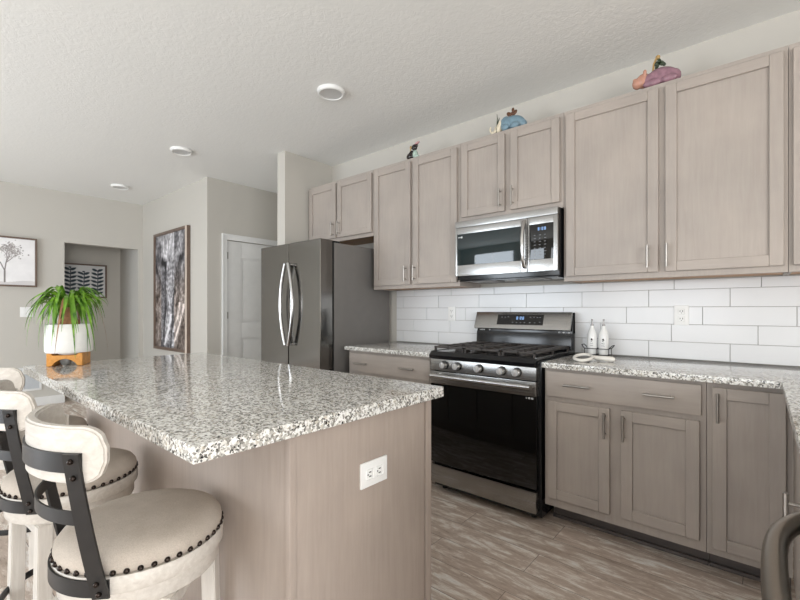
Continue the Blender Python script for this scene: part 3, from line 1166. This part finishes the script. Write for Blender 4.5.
def elephant(u, v):
    """grey elephant face, head on: brow and ears at the top, trunk down the middle, tusks at the bottom"""
    t_ = 1 - v
    wob = fbm(u, v, 5, 3.1) * 0.03
    base = 96 + fbm(u, v * 1.6, 7, 1.3) * 40
    tx = 0.44 + 0.05 * math.sin(t_ * 4.2) + wob          # trunk axis
    half = 0.19 - 0.09 * t_
    dx = (u - tx) / half
    warm = 0.0
    if t_ > 0.20 and abs(dx) < 1:
        base = 78 + 66 * (1 - dx * dx) + 26 * math.sin(t_ * 120 + 3 * dx * dx + fbm(u, v, 9, 5) * 3) * (1 - abs(dx))
        base += fbm(u, v, 26, 8) * 34
    base -= 60 * math.exp(-((abs(dx) - 1.08) / 0.16) ** 2) * smooth(0.2, 0.3, t_)
    # dome of the forehead, bright wedge
    fx = (u - 0.5) / 0.34
    if t_ < 0.24:
        base = 128 + 46 * math.cos(fx * 1.4) + fbm(u, v, 12, 2) * 46
        base -= 46 * smooth(0.16, 0.24, t_)
    # eyes
    for ex, ey in ((0.24, 0.245), (0.80, 0.225)):
        q = math.hypot((u - ex) / 0.10, (t_ - ey) / 0.035)
        base -= 92 * math.exp(-q * q)
        base += 26 * math.exp(-((q - 1.7) / 0.5) ** 2)
    # ears with long folds
    if u > 0.62 or u < 0.20:
        base = base * 0.45 + 0.55 * (86 + 54 * math.sin(t_ * 9 + u * 17 + fbm(u, v, 4, 9) * 4))
        warm = 10 * smooth(0.2, 0.6, t_)
    # tusks: pale sweeping strips
    for x0, x1, a, b in ((0.30, 0.52, 0.98, 0.70), (0.56, 0.90, 0.98, 0.62), (0.60, 0.78, 0.86, 0.60)):
        k = (t_ - b) / (a - b)
        if 0 < k < 1:
            cx = x1 + (x0 - x1) * k ** 1.4
            base += 118 * math.exp(-((u - cx) / 0.035) ** 2)
    base += fbm(u, v, 34, 4) * 52 + fbm(u * 2.2, v * 0.7, 11, 7) * 34
    base += 46 * max(0, math.sin(u * 30 + t_ * 14 + fbm(u, v, 6, 12) * 7)) ** 6 * smooth(0.25, 0.6, t_)
    if t_ > 0.94:
        base *= 0.8
    g = max(22, min(240, base * 1.08 + 6))
    return (g + warm + 3, g + 1, g + 4 - warm)


t = thing('elephant_picture', (-5.88, 2.26, 0.68), 'tall framed grey elephant face picture on the wall left of the pantry door', 'picture')
ex0, ex1, ez0, ez1 = -6.370, -5.300, 0.675, 2.238
m = MB()
fw = 0.036
m.box(ex0, 2.216, ez0, ex0 + fw, 2.2595, ez1, 0.002)
m.box(ex0 + fw, 2.216, ez1 - fw, ex1 - fw, 2.2595, ez1, 0.002)
m.box(ex0 + fw, 2.216, ez0, ex1 - fw, 2.2595, ez0 + fw, 0.002)
m.box(ex1 - fw, 2.216, ez0, ex1, 2.2595, ez1, 0.002)
build('frame', m, 'frame', t)
m = MB(); m.box(ex1 - fw - 0.016, 2.2145, ez0 + 0.002, ex1 - 0.002, 2.2162, ez1 - 0.002)  # pale strip paints the side-lit right edge of the brown frame
build('lit_edge_strip', m, 'framelight', t)
canvas('print', 90, 140, lambda u, v: (ex0 + fw + u * (ex1 - ex0 - 2 * fw), 2.234, ez0 + fw + v * (ez1 - ez0 - 2 * fw)), elephant, t)


# --- sparse tree on white
TREE = []


def grow(x, y, a, L, wd, dep):
    x2, y2 = x + math.cos(a) * L, y + math.sin(a) * L
    TREE.append((x, y, x2, y2, wd))
    if dep == 0:
        return
    for k in range(random.choice((2, 3))):
        grow(x2, y2, a + random.uniform(-0.75, 0.75), L * random.uniform(0.62, 0.86), wd * 0.66, dep - 1)


random.seed(21)
grow(0.5, 0.06, R(90), 0.24, 0.013, 5)
LEAVES = []
for _ in range(420):
    s = random.choice(TREE[6:])
    LEAVES.append((s[2] + random.gauss(0, 0.06), s[3] + random.gauss(0, 0.045), random.uniform(0.005, 0.015)))


def raster(nx, ny):
    g = [[0.0] * (nx + 1) for _ in range(ny + 1)]
    return g


def stamp_seg(g, nx, ny, s, asp, gain=1.0):
    x0, y0, x1, y1, wd = s
    n_ = max(2, int(math.hypot(x1 - x0, y1 - y0) * max(nx, ny) * 2))
    for q in range(n_ + 1):
        stamp_dot(g, nx, ny, x0 + (x1 - x0) * q / n_, y0 + (y1 - y0) * q / n_, wd, gain)


def stamp_dot(g, nx, ny, x, y, r, gain=1.0):
    ri = int(r * nx) + 2
    cx, cy = x * nx, y * ny
    for j in range(int(cy) - ri, int(cy) + ri + 1):
        for i in range(int(cx) - ri, int(cx) + ri + 1):
            if 0 <= i <= nx and 0 <= j <= ny:
                dd = math.hypot(i - cx, j - cy) / nx
                a = max(0, min(1, (r - dd) * nx + 0.6)) * gain
                if a > g[j][i]:
                    g[j][i] = a


NX = 130
gt = raster(NX, NX)
for s in TREE:
    stamp_seg(gt, NX, NX, s, 1, 0.75)
for x, y, r in LEAVES:
    stamp_dot(gt, NX, NX, x, y, r, random.uniform(0.25, 0.7))


def treecol(u, v):
    a = gt[round(v * NX)][round(u * NX)]
    base = 240 + fbm(u, v, 5, 6) * 6
    if v < 0.08 + 0.02 * math.sin(u * 9):
        a = max(a, 0.16)
    return (base * (1 - a) + 88 * a + 2, base * (1 - a) + 80 * a, base * (1 - a) + 76 * a)


t = thing('tree_picture', (-6.9, 0.77, 1.485), 'square framed sketch of a bare tree on white, left wall', 'picture')
y0, y1, z0, z1 = 0.470, 1.062, 1.487, 2.088
m = MB()
fw = 0.020
m.box(-6.8995, y0, z0, -6.855, y0 + fw, z1, 0.002); m.box(-6.8995, y1 - fw, z0, -6.855, y1, z1, 0.002)
m.box(-6.8995, y0 + fw, z0, -6.855, y1 - fw, z0 + fw, 0.002); m.box(-6.8995, y0 + fw, z1 - fw, -6.855, y1 - fw, z1, 0.002)
build('frame', m, 'frame', t)
canvas('print', NX, NX, lambda u, v: (-6.868, y0 + fw + u * (y1 - y0 - 2 * fw), z0 + fw + v * (z1 - z0 - 2 * fw)), treecol, t)

# --- three leafy sprigs in the hall
NB = 120
gb = raster(NB, NB)
random.seed(5)
for cx, tp in ((0.22, 0.86), (0.47, 0.92), (0.67, 0.80), (0.88, 0.84)):
    stamp_seg(gb, NB, NB, (cx, 0.05, cx + 0.01, tp, 0.006), 1)
    z = 0.08
    sgn = 1
    while z < tp:
        L = 0.062 + 0.02 * math.sin((z / tp) * 3.0)
        for sg in (-1, 1):
            for q in range(9):
                k = q / 8
                stamp_dot(gb, NB, NB, cx + sg * (0.012 + L * k), z + 0.075 * k + 0.01 * random.random(), 0.030 * math.sin(math.pi * (0.15 + 0.8 * k)))
        z += 0.125
    stamp_dot(gb, NB, NB, cx, tp, 0.02)


def sprigcol(u, v):
    a = gb[round(v * NB)][round(u * NB)]
    base = 214 + fbm(u, v, 6, 2) * 8
    k = 0.5 + 0.5 * fbm(u, v, 9, 4)
    return (base * (1 - a) + (34 + 22 * k) * a, base * (1 - a) + (46 + 26 * k) * a, base * (1 - a) + (58 + 22 * k) * a)


t = thing('botanical_picture', (-7.7, 1.6, 1.385), 'framed print of dark leafy sprigs in the hallway opening', 'picture')
y0, y1, z0, z1 = 1.150, 2.012, 1.385, 1.890
m = MB()
fw = 0.022
m.box(-7.6995, y0, z0, -7.66, y0 + fw, z1, 0.002); m.box(-7.6995, y1 - fw, z0, -7.66, y1, z1, 0.002)
m.box(-7.6995, y0 + fw, z0, -7.66, y1 - fw, z0 + fw, 0.002); m.box(-7.6995, y0 + fw, z1 - fw, -7.66, y1 - fw, z1, 0.002)
build('frame', m, 'frame', t)
canvas('print', NB, NB, lambda u, v: (-7.672, y0 + fw + u * (y1 - y0 - 2 * fw), z0 + fw + v * (z1 - z0 - 2 * fw)), sprigcol, t)

# ------------------------------------------------------------------ potted palm on its stand
PC = Vector((-2.785, 0.562, 0.0))
ang = math.atan2(-PC.y, -PC.x)      # stand turned to the room
ROT = Matrix.Translation((PC.x, PC.y, 0)) @ Matrix.Rotation(ang + R(90) - R(16), 4, 'Z')
t = thing('plant_stand', (PC.x, PC.y, 0.914), 'honey-coloured wooden block stand with arched cut-out under the white pot', 'plant stand')


def arch_poly(wd, z0, z1, r):
    p = [(-wd, z0), (-r - 0.014, z0)]
    p += [(-r * math.cos(R(a)) * (1 + 0.28 * math.cos(R(a)) ** 2), z0 + r * 0.92 * math.sin(R(a))) for a in range(0, 181, 12)][1:-1]
    p += [(r + 0.014, z0), (wd, z0), (wd, z1), (wd - 0.020, z1), (wd - 0.024, z1 - 0.010), (-wd + 0.024, z1 - 0.010), (-wd + 0.020, z1), (-wd, z1)]
    return p


m = MB(); m.prism(arch_poly(0.076, 0.9145, 0.980, 0.040), -0.070, 0.070, axis='Y', bev=0.0015, seg=1)
bmesh.ops.transform(m.bm, matrix=ROT, verts=m.bm.verts[:])
build('block', m, 'stand', t)
m = MB(); m.ball((0, -0.052, 0.9145 + 0.0262), (0.025, 0.016, 0.026), n=20)
bmesh.ops.transform(m.bm, matrix=ROT, verts=m.bm.verts[:])
tag(build('stone_ball', m, 'stone'), 'small grey ball inside the arch of the wooden plant stand', 'ornament')

t = thing('potted_palm', (PC.x, PC.y, 0.9705), 'ponytail palm in a chalky white pot at the far end of the island', 'potted plant')
m = MB()
m.lathe([(0, 0.9705), (0.045, 0.9705), (0.050, 0.981), (0.098, 0.982), (0.103, 0.990), (0.1035, 1.020), (0.102, 1.100), (0.0985, 1.127), (0.095, 1.130), (0.089, 1.126), (0.089, 1.105), (0, 1.105)], (PC.x, PC.y, 0), 48)
build('pot', m, 'pot', t)
m = MB(); m.lathe([(0.0, 1.1055), (0.088, 1.1055), (0.085, 1.115), (0.05, 1.120), (0, 1.122)], (PC.x, PC.y, 0), 32)
build('soil', m, 'soil', t)
m = MB(); m.tube([(PC.x, PC.y, 1.112), (PC.x + 0.002, PC.y, 1.135), (PC.x - 0.003, PC.y + 0.002, 1.165), (PC.x, PC.y, 1.20), (PC.x, PC.y, 1.235)], [0.050, 0.045, 0.032, 0.024, 0.018], 16)
build('trunk', m, 'bark', t)


def leaf(mb, az, rise, reach, drop, wd, mi=0, twist=0.0):
    n_ = 12
    base = Vector((PC.x, PC.y, 1.215))
    d = Vector((math.cos(az), math.sin(az), 0))
    side = Vector((-d.y, d.x, 0))
    L = []
    for i in range(n_ + 1):
        s = i / n_
        r_ = reach * (1 - (1 - s) ** 1.7)
        z = rise * math.sin(min(1, s * 2.3) * math.pi / 2) - drop * max(0, s - 0.28) ** 1.55 / 0.6
        wob = side * (twist * s * s)
        c = base + d * (0.012 + r_) + Vector((0, 0, z)) + wob
        w2 = wd * (0.75 + 0.5 * math.sin(math.pi * min(1, s * 1.1))) * (1 - s ** 3) + 0.0006
        L.append((c - side * w2, c + Vector((0, 0, -w2 * 0.55)), c + side * w2))
    vs = [p for r_ in L for p in r_]
    fs = []
    for i in range(n_):
        for k in range(2):
            a = i * 3 + k
            fs.append((a, a + 1, a + 4, a + 3))
    mb.add(vs, fs, mi)


random.seed(12)
m = MB()
for k in range(112):
    az = k * 2.399963 + random.uniform(-0.3, 0.3)
    q = random.random()
    leaf(m, az, random.uniform(0.045, 0.112) * (1.15 - 0.4 * q), random.uniform(0.09, 0.178), random.uniform(0.05, 0.24) * (0.45 + q), random.uniform(0.005, 0.009), 0, random.uniform(-0.05, 0.05))
for k in range(5):
    leaf(m, random.uniform(0, 6.28), random.uniform(0.03, 0.07), random.uniform(0.14, 0.2), random.uniform(0.2, 0.33), 0.004, 1, random.uniform(-0.05, 0.05))
build('foliage', m, ['leaf', 'dryleaf'], t, angle=80)

# ------------------------------------------------------------------ bottles, caddy and spoon rest
BY = 2.868
t = thing('bottle_caddy', (-0.790, BY, 0.914), 'black wire caddy holding two white bottles beside the range', 'caddy')
m = MB()
x0, x1, ya, yb = -0.862, -0.720, BY - 0.036, BY + 0.036
for z in (0.9185, 0.958):
    m.tube([(x0, ya, z), (x1, ya, z), (x1, yb, z), (x0, yb, z)], 0.0022, 8, closed=True)
for x in (x0, x1, (x0 + x1) / 2):
    for y in (ya, yb):
        m.cyl((x, y, 0.9145), (x, y, 0.958), 0.0020, n=8)
m.cyl(((x0 + x1) / 2, ya, 0.9185), ((x0 + x1) / 2, yb, 0.9185), 0.002, n=8)
m.cyl(((x0 + x1) / 2, ya, 0.958), ((x0 + x1) / 2, yb, 0.958), 0.002, n=8)
build('basket', m, 'wire', t)
for s, x in ((-1, x0), (1, x1)):
    m = MB()
    m.tube([(x, ya, 0.958), (x + s * 0.010, ya + 0.004, 0.968), (x + s * 0.020, ya + 0.010, 0.980), (x + s * 0.020, yb - 0.010, 0.980), (x + s * 0.010, yb - 0.004, 0.968), (x, yb, 0.958)], 0.0026, 8)
    build('handle', m, 'wire', t)


def bottle(x, label):
    t = thing('oil_bottle', (x, BY, 0.9215), label, 'bottle', 'white bottles in the caddy')
    m = MB()
    m.lathe([(0, 0.9215), (0.027, 0.9215), (0.0295, 0.925), (0.0295, 1.010), (0.028, 1.030), (0.021, 1.050), (0.0135, 1.064), (0.0115, 1.078), (0, 1.078)], (x, BY, 0), 28)
    b = build('body', m, 'bottle', t)
    m = MB()
    m.lathe([(0, 1.0785), (0.0095, 1.0785), (0.0095, 1.086), (0.0050, 1.090), (0.0042, 1.108), (0.0062, 1.110), (0.0050, 1.116), (0, 1.116)], (x, BY, 0), 16)
    build('pourer', m, 'pump', t)
    m = MB()
    d = Vector((0 - x, 0 - BY, 0)).normalized()
    a0 = math.atan2(d.y, d.x)
    def on(a, z):
        return (x + 0.0297 * math.cos(a0 + a), BY + 0.0297 * math.sin(a0 + a), z)
    for i, (a, z, r) in enumerate(((-0.10, 1.004, 0.0055), (0.05, 1.000, 0.003), (-0.16, 0.994, 0.0035))):
        m.ball(on(a, z), (r, r, r) if i == 0 else (r, r, r * 0.6), n=8)
    build('emblem', m, 'slot', b)
    m = MB()
    for j in range(2):
        m.tube([on(-0.45 + 0.09 * q, 0.982 - j * 0.012 + 0.0022 * math.sin(q * 2.6 + j)) for q in range(8)], 0.0010, 6)
    build('lettering', m, 'dimmark', b)
    t.scale = (1, 1, 1.15)
    return t


bottle(-0.826, 'white bottle with pourer in the wire caddy, the one nearest the range')
bottle(-0.757, 'white bottle with pourer in the wire caddy, the one farther from the range')

t = thing('spoon_rest', (-0.79, 2.70, 0.914), 'white ceramic spoon rest lying in front of the wire caddy', 'spoon rest')
sc = Vector((-0.762, 2.480, 0.0))
t.location = (-0.762, 2.480, 0.914)
WO[t.name] = Vector(t.location)


def rim(a, k=1.0):
    return (sc.x + 0.046 * k * math.cos(R(a)), sc.y + 0.050 * k * math.sin(R(a)), 0.936 + 0.012 * math.sin(R(a)))


m = MB()
m.tube([rim(a) for a in range(0, 360, 12)], 0.0090, 10, closed=True)
build('rim', m, 'cream', t)
m = MB()
A = [rim(a) for a in range(0, 360, 12)]
Bf = [(sc.x + 0.030 * math.cos(R(a)), sc.y + 0.032 * math.sin(R(a)), 0.9185) for a in range(0, 360, 12)]
Cf = [(p[0], p[1], 0.9145) for p in Bf]
n_ = len(A)
m.add(A + Bf, [(i, (i + 1) % n_, n_ + (i + 1) % n_, n_ + i) for i in range(n_)] + [tuple(range(n_, 2 * n_))])
m.add(A + Cf, [(i, (i + 1) % n_, n_ + (i + 1) % n_, n_ + i) for i in range(n_)] + [tuple(range(n_, 2 * n_))])
build('bowl', m, 'stone', t)
m = MB()
m.tube([(sc.x + 0.036, sc.y + 0.046, 0.938), (sc.x + 0.060, sc.y + 0.052, 0.934), (sc.x + 0.095, sc.y + 0.056, 0.932), (sc.x + 0.138, sc.y + 0.060, 0.930), (sc.x + 0.150, sc.y + 0.061, 0.929)], [0.009, 0.012, 0.0145, 0.0145, 0.008], 14)
build('handle', m, 'cream', t)

# ------------------------------------------------------------------ figurines on top of the wall cabinets
ZT = 2.4325


def blend(name, balls, mat, parent, vox=0.0035):
    m = MB()
    for c, r, rot in balls:
        m.ball(c, r, n=18, rot=rot)
    o = build(name, m, mat, parent)
    md = o.modifiers.new('blend', 'REMESH')
    md.mode = 'VOXEL'
    md.voxel_size = vox
    md.use_smooth_shade = True
    sm = o.modifiers.new('soften', 'SMOOTH')
    sm.factor = 0.5
    sm.iterations = 4
    return o


# pink reclining animal
fx, fy = -0.445, 2.705
t = thing('animal_figurine', (fx, fy, ZT), 'pink and mauve reclining animal figurine on the wide right wall cabinet', 'figurine', 'figurines on the wall cabinets')
blend('body', [((fx + 0.035, fy, ZT + 0.040), (0.078, 0.042, 0.040), (0, R(8), 0)), ((fx + 0.085, fy, ZT + 0.030), (0.036, 0.034, 0.030), None),
               ((fx - 0.022, fy - 0.006, ZT + 0.034), (0.042, 0.036, 0.034), None), ((fx - 0.01, fy - 0.034, ZT + 0.016), (0.048, 0.018, 0.016), None),
               ((fx + 0.07, fy - 0.036, ZT + 0.015), (0.04, 0.018, 0.015), None)], 'mauve', t)
blend('head', [((fx - 0.060, fy - 0.008, ZT + 0.044), (0.036, 0.032, 0.030), None), ((fx - 0.088, fy - 0.012, ZT + 0.038), (0.026, 0.028, 0.023), None),
               ((fx - 0.046, fy - 0.034, ZT + 0.070), (0.010, 0.008, 0.012), None), ((fx - 0.046, fy + 0.016, ZT + 0.070), (0.010, 0.008, 0.012), None),
               ((fx - 0.100, fy - 0.024, ZT + 0.052), (0.009, 0.008, 0.008), None)], 'peach', t, 0.003)
m = MB()
for a in range(7):
    th = a * 0.9
    m.ball((fx + 0.022 + 0.016 * math.cos(th), fy - 0.004 + 0.010 * math.sin(th), ZT + 0.092 + 0.008 * (a % 3)), (0.014, 0.009, 0.008), n=10, rot=(0, 0.5, th))
build('leaf_bow', m, 'green', t)
m = MB()
m.tube([(fx - 0.012, fy - 0.006, ZT + 0.070), (fx - 0.008, fy - 0.006, ZT + 0.100), (fx + 0.004, fy - 0.006, ZT + 0.122), (fx + 0.020, fy - 0.004, ZT + 0.128)], [0.005, 0.006, 0.006, 0.004], 8)
m.ball((fx + 0.012, fy - 0.006, ZT + 0.126), (0.012, 0.009, 0.010), n=10)
build('perched_ornament', m, 'gold', t)
t.scale = (1, 1, 1.32)

# blue lying animal with pale head
fx, fy = -1.325, 2.712
t = thing('animal_figurine', (fx, fy, ZT), 'sky-blue lying animal figurine with ivory head above the microwave cabinet', 'figurine', 'figurines on the wall cabinets')
blend('body', [((fx + 0.035, fy, ZT + 0.042), (0.082, 0.045, 0.042), (0, R(6), 0)), ((fx - 0.020, fy - 0.004, ZT + 0.046), (0.040, 0.042, 0.044), None),
               ((fx + 0.10, fy, ZT + 0.026), (0.030, 0.026, 0.022), None), ((fx - 0.01, fy - 0.042, ZT + 0.018), (0.028, 0.018, 0.018), None),
               ((fx + 0.06, fy - 0.04, ZT + 0.017), (0.034, 0.018, 0.017), None)], 'blue', t)
blend('head', [((fx - 0.066, fy - 0.012, ZT + 0.034), (0.026, 0.028, 0.030), None), ((fx - 0.088, fy - 0.016, ZT + 0.018), (0.022, 0.022, 0.017), None),
               ((fx - 0.112, fy - 0.016, ZT + 0.014), (0.016, 0.014, 0.012), None), ((fx - 0.052, fy - 0.036, ZT + 0.050), (0.012, 0.006, 0.018), None)], 'ivory', t, 0.003)
m = MB()
m.tube([(fx - 0.105, fy - 0.016, ZT + 0.012), (fx - 0.128, fy - 0.016, ZT + 0.020), (fx - 0.138, fy - 0.016, ZT + 0.040), (fx - 0.132, fy - 0.016, ZT + 0.054)], [0.008, 0.007, 0.006, 0.005], 10)
m.tube([(fx - 0.090, fy + 0.004, ZT + 0.030), (fx - 0.105, fy + 0.004, ZT + 0.040), (fx - 0.110, fy + 0.004, ZT + 0.054)], [0.006, 0.005, 0.004], 10)
build('tusk', m, 'ivory', t)
m = MB()
m.tube([(fx - 0.082, fy - 0.030, ZT + 0.006), (fx - 0.074, fy - 0.034, ZT + 0.045), (fx - 0.074, fy - 0.030, ZT + 0.086), (fx - 0.080, fy - 0.024, ZT + 0.112)], [0.005, 0.004, 0.003, 0.0015], 8)
m.tube([(fx - 0.074, fy - 0.033, ZT + 0.050), (fx - 0.060, fy - 0.033, ZT + 0.075), (fx - 0.056, fy - 0.033, ZT + 0.085)], [0.004, 0.003, 0.001], 8)
build('reed', m, 'green', t)
m = MB()
for s in (-1, 1):
    m.ball((fx + 0.022 + s * 0.020, fy - 0.004, ZT + 0.098), (0.021, 0.009, 0.012), n=12, rot=(0, s * -0.5, 0))
m.ball((fx + 0.022, fy - 0.006, ZT + 0.096), 0.009, n=10)
m.ball((fx + 0.030, fy - 0.003, ZT + 0.116), (0.010, 0.007, 0.013), n=10)
build('bow', m, 'brownbow', t)
t.scale = (1, 1, 1.25)

# small dark and mint figure
fx, fy = -2.160, 2.690
t = thing('animal_figurine', (fx, fy, ZT), 'small dark and pale-green animal figurine above the tall wall cabinet', 'figurine', 'figurines on the wall cabinets')
blend('body', [((fx - 0.025, fy, ZT + 0.022), (0.036, 0.026, 0.022), None), ((fx - 0.012, fy, ZT + 0.036), (0.022, 0.022, 0.022), None)], 'darkglaze', t, 0.003)
blend('dress', [((fx + 0.022, fy, ZT + 0.028), (0.022, 0.020, 0.028), None), ((fx + 0.038, fy, ZT + 0.012), (0.022, 0.022, 0.012), None)], 'mint', t, 0.003)
blend('head', [((fx + 0.018, fy - 0.004, ZT + 0.070), (0.024, 0.020, 0.020), None), ((fx + 0.036, fy, ZT + 0.080), (0.012, 0.012, 0.010), None)], 'darkglaze', t, 0.003)
m = MB(); m.ball((fx + 0.040, fy, ZT + 0.094), (0.026, 0.012, 0.007), n=12, rot=(0, R(-14), 0)); build('hat', m, 'rose', t)
m = MB(); m.ball((fx - 0.022, fy, ZT + 0.078), (0.010, 0.008, 0.012), n=10); m.tube([(fx - 0.024, fy, ZT + 0.04), (fx - 0.026, fy, ZT + 0.06), (fx - 0.022, fy, ZT + 0.075)], 0.004, 8)
build('perched_ornament', m, 'gold', t)
t.scale = (1.05, 1, 1.3)


# ------------------------------------------------------------------ counter stools
def make_stool(label, base_rot):
    t = thing('counter_stool', (0, 0, 0), label, 'stool', 'counter stools at the island')
    # seat cushion
    m = MB()
    m.lathe([(0, 0.586), (0.190, 0.586), (0.1955, 0.592), (0.198, 0.604), (0.196, 0.616), (0.186, 0.630), (0.165, 0.640), (0.13, 0.647), (0.08, 0.651), (0, 0.653)], n=56)
    s = build('seat', m, 'seat', t, angle=70)
    m = MB()
    nn = 44
    for k in range(nn):
        a = 2 * math.pi * (k + 0.5) / nn
        m.ball((0.1965 * math.cos(a), 0.1965 * math.sin(a), 0.594), 0.0072, n=8)
    build('nailhead_trim', m, 'nail', s)
    m = MB()
    m.lathe([(0, 0.5445), (0.198, 0.5445), (0.2015, 0.549), (0.2015, 0.579), (0.198, 0.5855), (0, 0.5855)], n=56)
    build('seat_ring', m, 'whitewood', t)
    m = MB()
    m.lathe([(0.150, 0.500), (0.187, 0.500), (0.190, 0.504), (0.190, 0.544), (0.150, 0.544), (0.150, 0.500)], n=48)
    build('swivel_plate', m, 'whitewood', t)
    # black frame of the back
    m = MB(); m.arc_slab(0.2020, 0.2060, -52, 52, 0.545, 0.583, 32)
    band = build('seat_band', m, 'blackmetal', t)
    LY = -0.034

    def upos(u, k=0.0):
        x_ = 0.1545 + 0.0165 * u + 0.004 * math.sin(math.pi * u)
        y_ = -0.1390 - 0.0600 * u - 0.004 * math.sin(math.pi * u)
        return x_ + k * 0.66, y_ - k * 0.75

    def up(sgn, w_=0.0180, d_=0.003):
        m = MB()
        n_ = 10
        rows = []
        for i in range(n_ + 1):
            u = i / n_
            z = 0.545 + (0.893 - 0.545) * u
            cx, cy = upos(u, 0.001)
            a = R(48 - 12 * u)
            tx, ty = math.cos(a), math.sin(a)
            nx_, ny_ = math.sin(a), -math.cos(a)
            q = []
            for (p, o_) in ((-w_, -d_), (w_, -d_), (w_, d_), (-w_, d_)):
                q.append((sgn * (cx + tx * p + nx_ * o_), cy + ty * p + ny_ * o_, z))
            rows.append(q)
        vs = [p for q in rows for p in q]
        fs = [(i * 4 + j, i * 4 + (j + 1) % 4, i * 4 + 4 + (j + 1) % 4, i * 4 + 4 + j) for i in range(n_) for j in range(4)]
        fs += [(0, 1, 2, 3), tuple(n_ * 4 + j for j in range(4))]
        m.add(vs, fs)
        return build('back_upright', m, 'blackmetal', t)
    for sgn in (-1, 1):
        o = up(sgn)
        for (u, da) in ((0.04, 0), (0.115, 0), (0.85, 0.2), (0.955, -0.2)):
            bx_, by_ = upos(u, 0.0055)
            m = MB()
            m.ball((sgn * bx_, by_, 0.545 + 0.348 * u), (0.0066, 0.0066, 0.0066), n=10)
            build('bolt', m, 'nail', o)
    m = MB(); m.arc_slab(0.2770, 0.2820, -40.5, 40.5, 0.850, 0.893, 32, c=(0, 0.030)); build('top_rail', m, 'blackmetal', t)
    m = MB(); m.arc_slab(0.2660, 0.2700, -39.5, 39.5, 0.726, 0.757, 32, c=(0, 0.040)); build('cross_rail', m, 'blackmetal', t)

    def shape(u):
        e = abs(2 * u - 1)
        k = max(0.0, (e - 0.78) / 0.22)
        kk = 1 - math.sqrt(max(0.0, 1 - k * k))
        mid = 0.884
        return (mid - 0.060 + 0.046 * kk, mid + 0.064 - 0.048 * kk)
    m = MB(); m.arc_slab(0.2545, 0.2767, -50.5, 50.5, 0, 0, 44, c=(0, 0.030), taper=shape, bev=0.005)
    build('backrest', m, 'whitewood', t, angle=50)
    # base: four legs, aprons and a black foot ring
    rt = Matrix.Rotation(base_rot, 4, 'Z')
    for i in range(4):
        a = R(45 + 90 * i)
        sx, sy = (1 if math.cos(a) > 0 else -1), (1 if math.sin(a) > 0 else -1)
        m = MB()
        hw = 0.0205
        top, bot = 0.126, 0.134
        vs = []
        for z, c_ in ((0.0, bot), (0.4995, top)):
            for p, q in ((-hw, -hw), (hw, -hw), (hw, hw), (-hw, hw)):
                vs.append((sx * c_ + p, sy * c_ + q, z))
        m.add(vs, [(0, 1, 2, 3), (4, 5, 6, 7), (0, 1, 5, 4), (1, 2, 6, 5), (2, 3, 7, 6), (3, 0, 4, 7)])
        bmesh.ops.recalc_face_normals(m.bm, faces=m.bm.faces[:])
        bmesh.ops.bevel(m.bm, geom=m.bm.edges[:], offset=0.003, segments=2, affect='EDGES')
        bmesh.ops.transform(m.bm, matrix=rt, verts=m.bm.verts[:])
        build('leg', m, 'whitewood_v', t)
    for i in range(4):
        m = MB()
        # apron with a shallow arch between two legs
        prof = [(-0.109, 0.440), (-0.08, 0.452), (-0.04, 0.459), (0, 0.461), (0.04, 0.459), (0.08, 0.452), (0.109, 0.440), (0.109, 0.4995), (-0.109, 0.4995)]
        m.prism(prof, -0.139, -0.119, axis='Y', bev=0.001, seg=1)
        bmesh.ops.transform(m.bm, matrix=rt @ Matrix.Rotation(R(90 * i), 4, 'Z'), verts=m.bm.verts[:])
        build('apron', m, 'whitewood', t)
    m = MB()
    m.tube([(0.202 * math.cos(2 * math.pi * k / 48), 0.202 * math.sin(2 * math.pi * k / 48), 0.200) for k in range(48)], 0.0085, 8, closed=True, flat=1.5)
    build('foot_ring', m, 'blackmetal', t)
    return t


st = make_stool('oatmeal round-seat counter stool nearest the camera, whole seat in view', R(42))
st.location = (-1.298, 0.429, 0)
s2 = make_stool('middle oatmeal counter stool, right behind the nearest one', R(7))
s2.location = (-1.938, 0.405, 0)
s3 = make_stool('farthest counter stool, only its white backrest showing at the left edge', R(20))
s3.location = (-2.735, 0.425, 0)
s3.rotation_euler.z = R(15)
